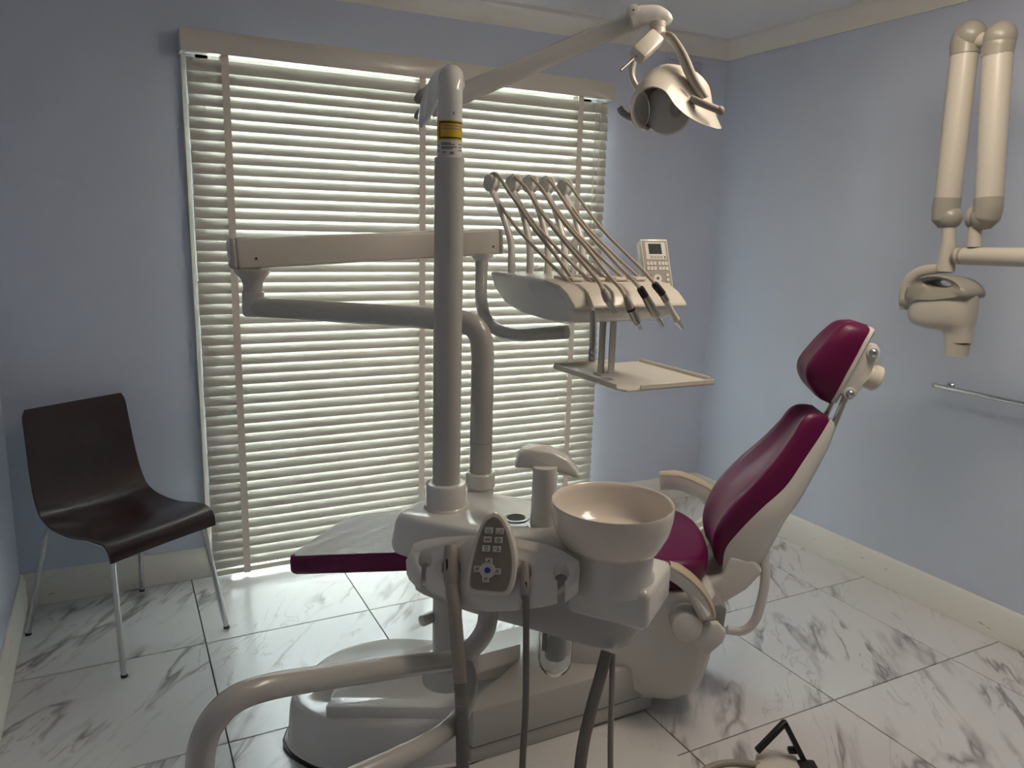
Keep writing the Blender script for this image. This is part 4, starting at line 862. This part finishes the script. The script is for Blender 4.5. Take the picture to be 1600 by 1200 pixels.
for i in range(5):
    pts = Hs[i]; n = len(pts); P = []
    for k, p in enumerate(pts):
        t = k / (n - 1); y = YW + 0.10 - 0.02 + (YFr - (YW + 0.08)) * (t ** 0.85)
        P.append(PY(*p, y))
    root = P[-1]
    t_ = thing(nms[i], labs[i], 'handpiece', root, 'instruments on the table')
    tpt, rd = heads[i]
    start = [tpt + V((0, 0.016, 0.012)), tpt + V((0, 0.006, 0.0235))]
    rc = 0.0052 if i < 4 else 0.0042
    bm = nb(); tube(bm, cr(start + P, 6), [rc] * 6 + [rc * 1.15], 10); obj('hose', bm, 'cord', t_)
    e = entries[i]; E = PY(e[0], e[1] + 3, 1.70)
    s0_ = tpt + V((0, 0.018, -0.012)); m1 = s0_ + (E - s0_) * 0.35 + Z_ * -0.02; m2 = s0_ + (E - s0_) * 0.72 - Z_ * 0.012
    bm = nb(); tube(bm, cr([tpt + V((0, 0.022, 0.004)), s0_, m1, m2, E, E + V((0.006, -0.01, -0.012))], 6), rc * 0.95, 10); obj('hose', bm, 'cord', t_)
    def seg_(a, b, prof, material, name, ya=YFr, yb=YFr, seg=16):
        A, B = PY(*a, ya), PY(*b, yb); L = (B - A).length; bm = nb(); lathe(bm, A, B - A, [(r, L * t) for r, t in prof], seg); return obj(name, bm, material, t_)
    if i == 0:
        seg_((926, 486), (926.5, 513), [(0.0055, 0), (0.0065, 0.2), (0.0075, 1)], 'steel', 'syringe_neck')
        seg_((926.5, 512), (925.5, 546), [(0.0072, 0), (0.0075, 0.1), (0.0075, 1)], 'steel', 'syringe_body')
        q = seg_((925.5, 545), (924.5, 565), [(0.0078, 0), (0.0085, 0.15), (0.0085, 0.9), (0.007, 1)], 'grey', 'syringe_head')
        for py in (550, 558):
            A = PY(925.3, py, YFr - 0.0085); bm = nb(); lathe(bm, A, V((-0.45, -0.89, 0)), [(0.0042, 0), (0.0042, 0.002), (0.003, 0.0025)], 14); obj('button', bm, 'chrome', t_)
    elif i == 1:
        seg_((942, 453), (949, 469), [(0.0062, 0), (0.0085, 0.5), (0.0088, 1)], 'hose', 'sleeve')
        seg_((949, 468), (956, 481), [(0.0085, 0), (0.0088, 0.2), (0.0080, 0.25), (0.0085, 0.5), (0.0078, 0.55), (0.0078, 1)], 'steel', 'coupling')
        seg_((956, 480), (962, 488), [(0.0062, 0), (0.0068, 0.3), (0.0064, 1)], 'steel', 'tip')
    elif i == 2:
        seg_((977, 462), (985, 482), [(0.006, 0), (0.0095, 0.6), (0.0105, 1)], 'hose', 'sleeve')
        seg_((985, 481.5), (986.5, 485), [(0.011, 0), (0.011, 1)], 'dark', 'ring')
        seg_((986.5, 484), (996, 505), [(0.0105, 0), (0.0108, 0.3), (0.0095, 1)], 'steel', 'motor')
        seg_((996, 504), (1001, 514), [(0.006, 0), (0.0066, 0.3), (0.005, 0.45), (0.0055, 1)], 'chrome', 'tip')
    elif i == 3:
        seg_((1000, 450), (1008, 463), [(0.0085, 0), (0.0095, 0.2), (0.0095, 1)], 'dark', 'sleeve')
        seg_((1007.5, 462), (1026, 495), [(0.0090, 0), (0.0100, 0.15), (0.0112, 0.5), (0.0105, 0.95), (0.008, 1)], 'steel', 'motor')
        seg_((1026, 494), (1036, 509), [(0.0045, 0), (0.005, 0.2), (0.0058, 0.3), (0.0052, 1)], 'chrome', 'tip')
    else:
        seg_((1022, 443), (1035, 459), [(0.0072, 0), (0.0092, 0.15), (0.0092, 1)], 'dark', 'sleeve')
        seg_((1034.5, 458.5), (1041, 470), [(0.0086, 0), (0.0086, 1)], 'steel', 'ring')
        seg_((1040.5, 469), (1058, 501), [(0.0085, 0), (0.0075, 0.3), (0.0068, 0.6), (0.0088, 0.95), (0.0082, 1)], 'cream', 'grip')
        seg_((1057.5, 500), (1066, 513), [(0.0085, 0), (0.0078, 0.4), (0.0055, 1)], 'chrome', 'tip')

# ------------------------------------------------------------------ x-ray unit on the right wall
XX = 2.45
def xp(px, py, x=XX): return PX(px, py, x)
xr = thing('xray_unit', 'cream intraoral x-ray head on folded double arm by the right wall', 'x-ray unit', xp(1560, 400))
def xtube(name, pts, rads, material, flat=1.0, seg=20, x=XX, n=6, label=None):
    P = [xp(a, b, x) for a, b in pts]; P = cr(P, n) if len(P) > 2 else P
    bm = nb(); tube(bm, P, rads, seg, flat=flat, up=X_); return obj(name, bm, material, xr, label=label, smooth=60)
xtube('upper_arm', [(1507, 84), (1480, 312)], [0.041, 0.039], 'xcream')
xtube('upper_arm', [(1559, 86), (1545, 312)], [0.042, 0.039], 'xcream')
xtube('elbow', [(1507.5, 86), (1509, 66), (1514, 52), (1524, 46)], [0.043, 0.0445, 0.041, 0.020], 'xgrey')
bm = nb(); ball(bm, xp(1517, 55), 0.045); obj('elbow_ball', bm, 'xgrey', xr)
xtube('elbow', [(1558, 88), (1561, 70), (1564, 56), (1564, 42)], [0.043, 0.0445, 0.041, 0.022], 'xgrey')
bm = nb(); ball(bm, xp(1563, 58), 0.046); obj('elbow_ball', bm, 'xgrey', xr)
bm = nb(); cyl(bm, xp(1520, 62), xp(1560, 62), 0.022, 20); obj('elbow_link', bm, 'xcream', xr)
xtube('knuckle', [(1480.5, 309), (1478, 326), (1477, 344), (1476, 356)], [0.0410, 0.042, 0.041, 0.020], 'xgrey')
bm = nb(); ball(bm, xp(1484, 340), 0.0385); obj('knuckle_ball', bm, 'xgrey', xr)
xtube('knuckle', [(1545, 309), (1544, 326), (1540, 342), (1536, 356)], [0.0410, 0.041, 0.040, 0.022], 'xgrey')
bm = nb(); ball(bm, xp(1536, 340), 0.0385); lathe(bm, xp(1523, 340), V((0, 1, 0)), [(0.034, -0.005), (0.036, 0.004), (0.033, 0.012)], 24); obj('knuckle_ball', bm, 'xgrey', xr)
xtube('stub', [(1524, 348), (1522, 386)], [0.020, 0.0205], 'xcream')
xtube('wall_arm', [(1498, 400), (1700, 404)], [0.0305, 0.034], 'xcream', flat=0.9)
xtube('arm_end', [(1493, 399.5), (1506, 400)], [0.028, 0.0315], 'xgrey', flat=0.9)
bm = nb(); wp = xp(1700, 404); tube(bm, [wp, V((XR - 0.001, wp.y - 0.05, wp.z))], 0.03, 16); obj('wall_mount', bm, 'xcream', xr)
bm = nb(); bx(bm, XR - 0.045, XR - 0.001, wp.y - 0.16, wp.y + 0.04, wp.z - 0.20, wp.z + 0.12, bev=0.012); obj('wall_plate', bm, 'xcream', xr)
xtube('stub', [(1483, 352), (1482, 386)], [0.0205, 0.021], 'xcream')
xtube('stem', [(1482.5, 382), (1477, 424)], [0.0235, 0.0275], 'xcream')
xtube('yoke', [(1490, 419), (1466, 420), (1440, 424), (1420, 438), (1413, 458), (1411, 484)], [0.010, 0.011, 0.012, 0.013, 0.013, 0.011], 'xcream', flat=1.5)
bm = nb(); c0 = xp(1421, 474); cyl(bm, c0 + Y_ * 0.03, c0 - Y_ * 0.03, 0.017, 18, 0.003); obj('yoke_pivot', bm, 'xgrey', xr)
# head: loft of the silhouette, thick across X
XH = 2.44
body_l = [(1426, 470), (1424, 490), (1430, 504), (1450, 512), (1470, 515), (1478, 520), (1478, 536)]
body_r = [(1526, 462), (1524, 476), (1522, 492), (1520, 504), (1518, 512), (1517, 522), (1516, 536)]
thk = [0.052, 0.060, 0.060, 0.052, 0.042, 0.036, 0.034]
bm = nb(); rings = []
L_ = cr([V((*p, 0)) for p in body_l], 3); R_ = cr([V((*p, 0)) for p in body_r], 3); T_ = cr([V((t, 0, 0)) for t in thk], 3)
for a, b, t in zip(L_, R_, T_):
    A, B = xp(a.x, a.y, XH), xp(b.x, b.y, XH); c0 = (A + B) / 2; h = (B - A) / 2; ring = []
    for k in range(28):
        an = 2 * math.pi * k / 28; c_, s_ = math.cos(an), math.sin(an); pw_ = 0.75
        ring.append(c0 + h * (abs(c_) ** pw_ * (1 if c_ > 0 else -1)) + X_ * (t.x * abs(s_) ** pw_ * (1 if s_ > 0 else -1)))
    rings.append(ring)
loft(bm, rings); obj('tube_head', bm, 'xcream', xr, smooth=60)
bm = nb(); cA, cB = (xp(1478, 536, XH) + xp(1516, 536, XH)) / 2, (xp(1476, 555, XH) + xp(1512, 555, XH)) / 2
tube(bm, [cA, cB], [0.0365, 0.036], 28); obj('cone', bm, 'xcream', xr)
capo = [(1427, 474), (1428, 454), (1440, 440), (1462, 432), (1485, 431), (1508, 437), (1522, 448), (1526, 464), (1500, 470), (1470, 473), (1445, 472)]
hole = [(1456, 441), (1470, 437), (1486, 438), (1498, 445), (1484, 448), (1468, 446)]
oc = cr([V((*p, 0)) for p in capo + capo[:1]], 4)[:-1]; hc_ = cr([V((*p, 0)) for p in hole + hole[:1]], 8)[:-1]
N_ = 44; cen = V((1478, 443, 0))
def at_ang(poly, an, c):
    best = None; d = V((math.cos(an), math.sin(an), 0))
    for i in range(len(poly)):
        p, q = poly[i] - c, poly[(i + 1) % len(poly)] - c; den = d.x * (q.y - p.y) - d.y * (q.x - p.x)
        if abs(den) < 1e-9: continue
        t = (p.x * (q.y - p.y) - p.y * (q.x - p.x)) / den; u_ = (p.x * d.y - p.y * d.x) / den
        if t > 0 and -1e-6 <= u_ <= 1 + 1e-6: best = t if best is None else max(best, t)
    return c + d * (best or 1)
bm = nb(); oring = [at_ang(oc, 2 * math.pi * k / N_, cen) for k in range(N_)]; iring = [at_ang(hc_, 2 * math.pi * k / N_, cen) for k in range(N_)]
def rg(lst, x, f_=None): return [xp(p.x, p.y, x) for p in lst]
def shift(lst, dx): return [p + X_ * dx for p in lst]
O0, I0 = rg(oring, XH), rg(iring, XH); mid_ = [(a + b) / 2 for a, b in zip(O0, I0)]
seq = [shift(O0, -0.045), shift([(a * 0.8 + b * 0.2) for a, b in zip(O0, I0)], -0.058), shift([(a * 0.25 + b * 0.75) for a, b in zip(O0, I0)], -0.050), shift(I0, -0.035), shift(I0, 0.035), shift([(a * 0.25 + b * 0.75) for a, b in zip(O0, I0)], 0.050), shift([(a * 0.8 + b * 0.2) for a, b in zip(O0, I0)], 0.058), shift(O0, 0.045)]
loft(bm, seq + seq[:1], True, False); bmesh.ops.remove_doubles(bm, verts=bm.verts, dist=1e-6); obj('handle_cap', bm, 'xgrey', xr, smooth=60)

# ------------------------------------------------------------------ towel rail on the right wall
A = PX(1460, 602, XR - 0.055); B = PX(1600, 632, XR - 0.055); B = A + (B - A) * 2.2; B.z = A.z
rl = thing('towel_rail', 'chrome towel rail on the right wall', 'towel rail', A)
bm = nb(); tube(bm, [A, B], 0.0085, 16); obj('rail', bm, 'chrome', rl)
for P in (A + (B - A) * 0.045, A + (B - A) * 0.97):
    bm = nb(); cyl(bm, P, V((XR - 0.001, P.y, P.z)), 0.007, 14); lathe(bm, V((XR - 0.0008, P.y, P.z)), -X_, [(0.016, 0), (0.016, 0.006), (0.010, 0.012)], 20); obj('rail_post', bm, 'chrome', rl)
bm = nb(); ball(bm, A, 0.0105); obj('rail_end', bm, 'chrome', rl)

# ------------------------------------------------------------------ foot control
fc0 = PZ(1215, 1228, 0.0)
fc = thing('foot_control', 'cream foot control with black wire handle on the floor', 'foot pedal', fc0)
fyd = V((fwd.x, fwd.y, 0)).normalized(); frd = V((right.x, right.y, 0)).normalized()
bm = nb(); prism(bm, [PZ(x, y, 0.055) - Z_ * 0.054 for x, y in ((1181, 1176), (1188, 1168), (1225, 1169), (1244, 1178), (1262, 1215), (1258, 1260), (1192, 1262), (1180, 1210))], Z_ * 0.054, bev=0.008, seg=3); obj('pedal_body', bm, 'cream', fc, smooth=60)
dh = (PZ(1215, 1185, 0.06) - EYE).dot(fwd)
ha, hb, hcx = D(1184, 1172, dh), D(1226, 1129, dh), D(1262, 1200, dh)
def bar(a, b, wd, th): 
    d = (b - a).normalized(); s_ = d.cross(fwd).normalized(); bm = nb(); box(bm, (a + b) / 2, ((b - a).length + wd * 0.6, wd, th), (d, s_, d.cross(s_)), bev=0.002, seg=1); return bm
obj('handle', bar(ha, hb, 0.014, 0.020), 'dark', fc); obj('handle', bar(hb, hcx, 0.014, 0.020), 'dark', fc)
bm = nb(); box(bm, D(1262, 1205, dh - 0.02), (0.05, 0.05, 0.04), (frd, fyd, Z_), bev=0.006); obj('pedal_lever', bm, 'dark', fc)
bm = nb(); box(bm, D(1238, 1172, dh + 0.01), (0.024, 0.02, 0.014), (frd, fyd, Z_), bev=0.003); obj('hinge_block', bm, 'dark', fc)
bm = nb(); tube(bm, cr([D(1186, 1196, dh - .01), D(1150, 1192, dh - .02), D(1118, 1196, dh - .04), D(1095, 1210, dh - .06), D(1080, 1240, dh - .08)], 6), 0.010, 12); obj('cable', bm, 'hose', fc)
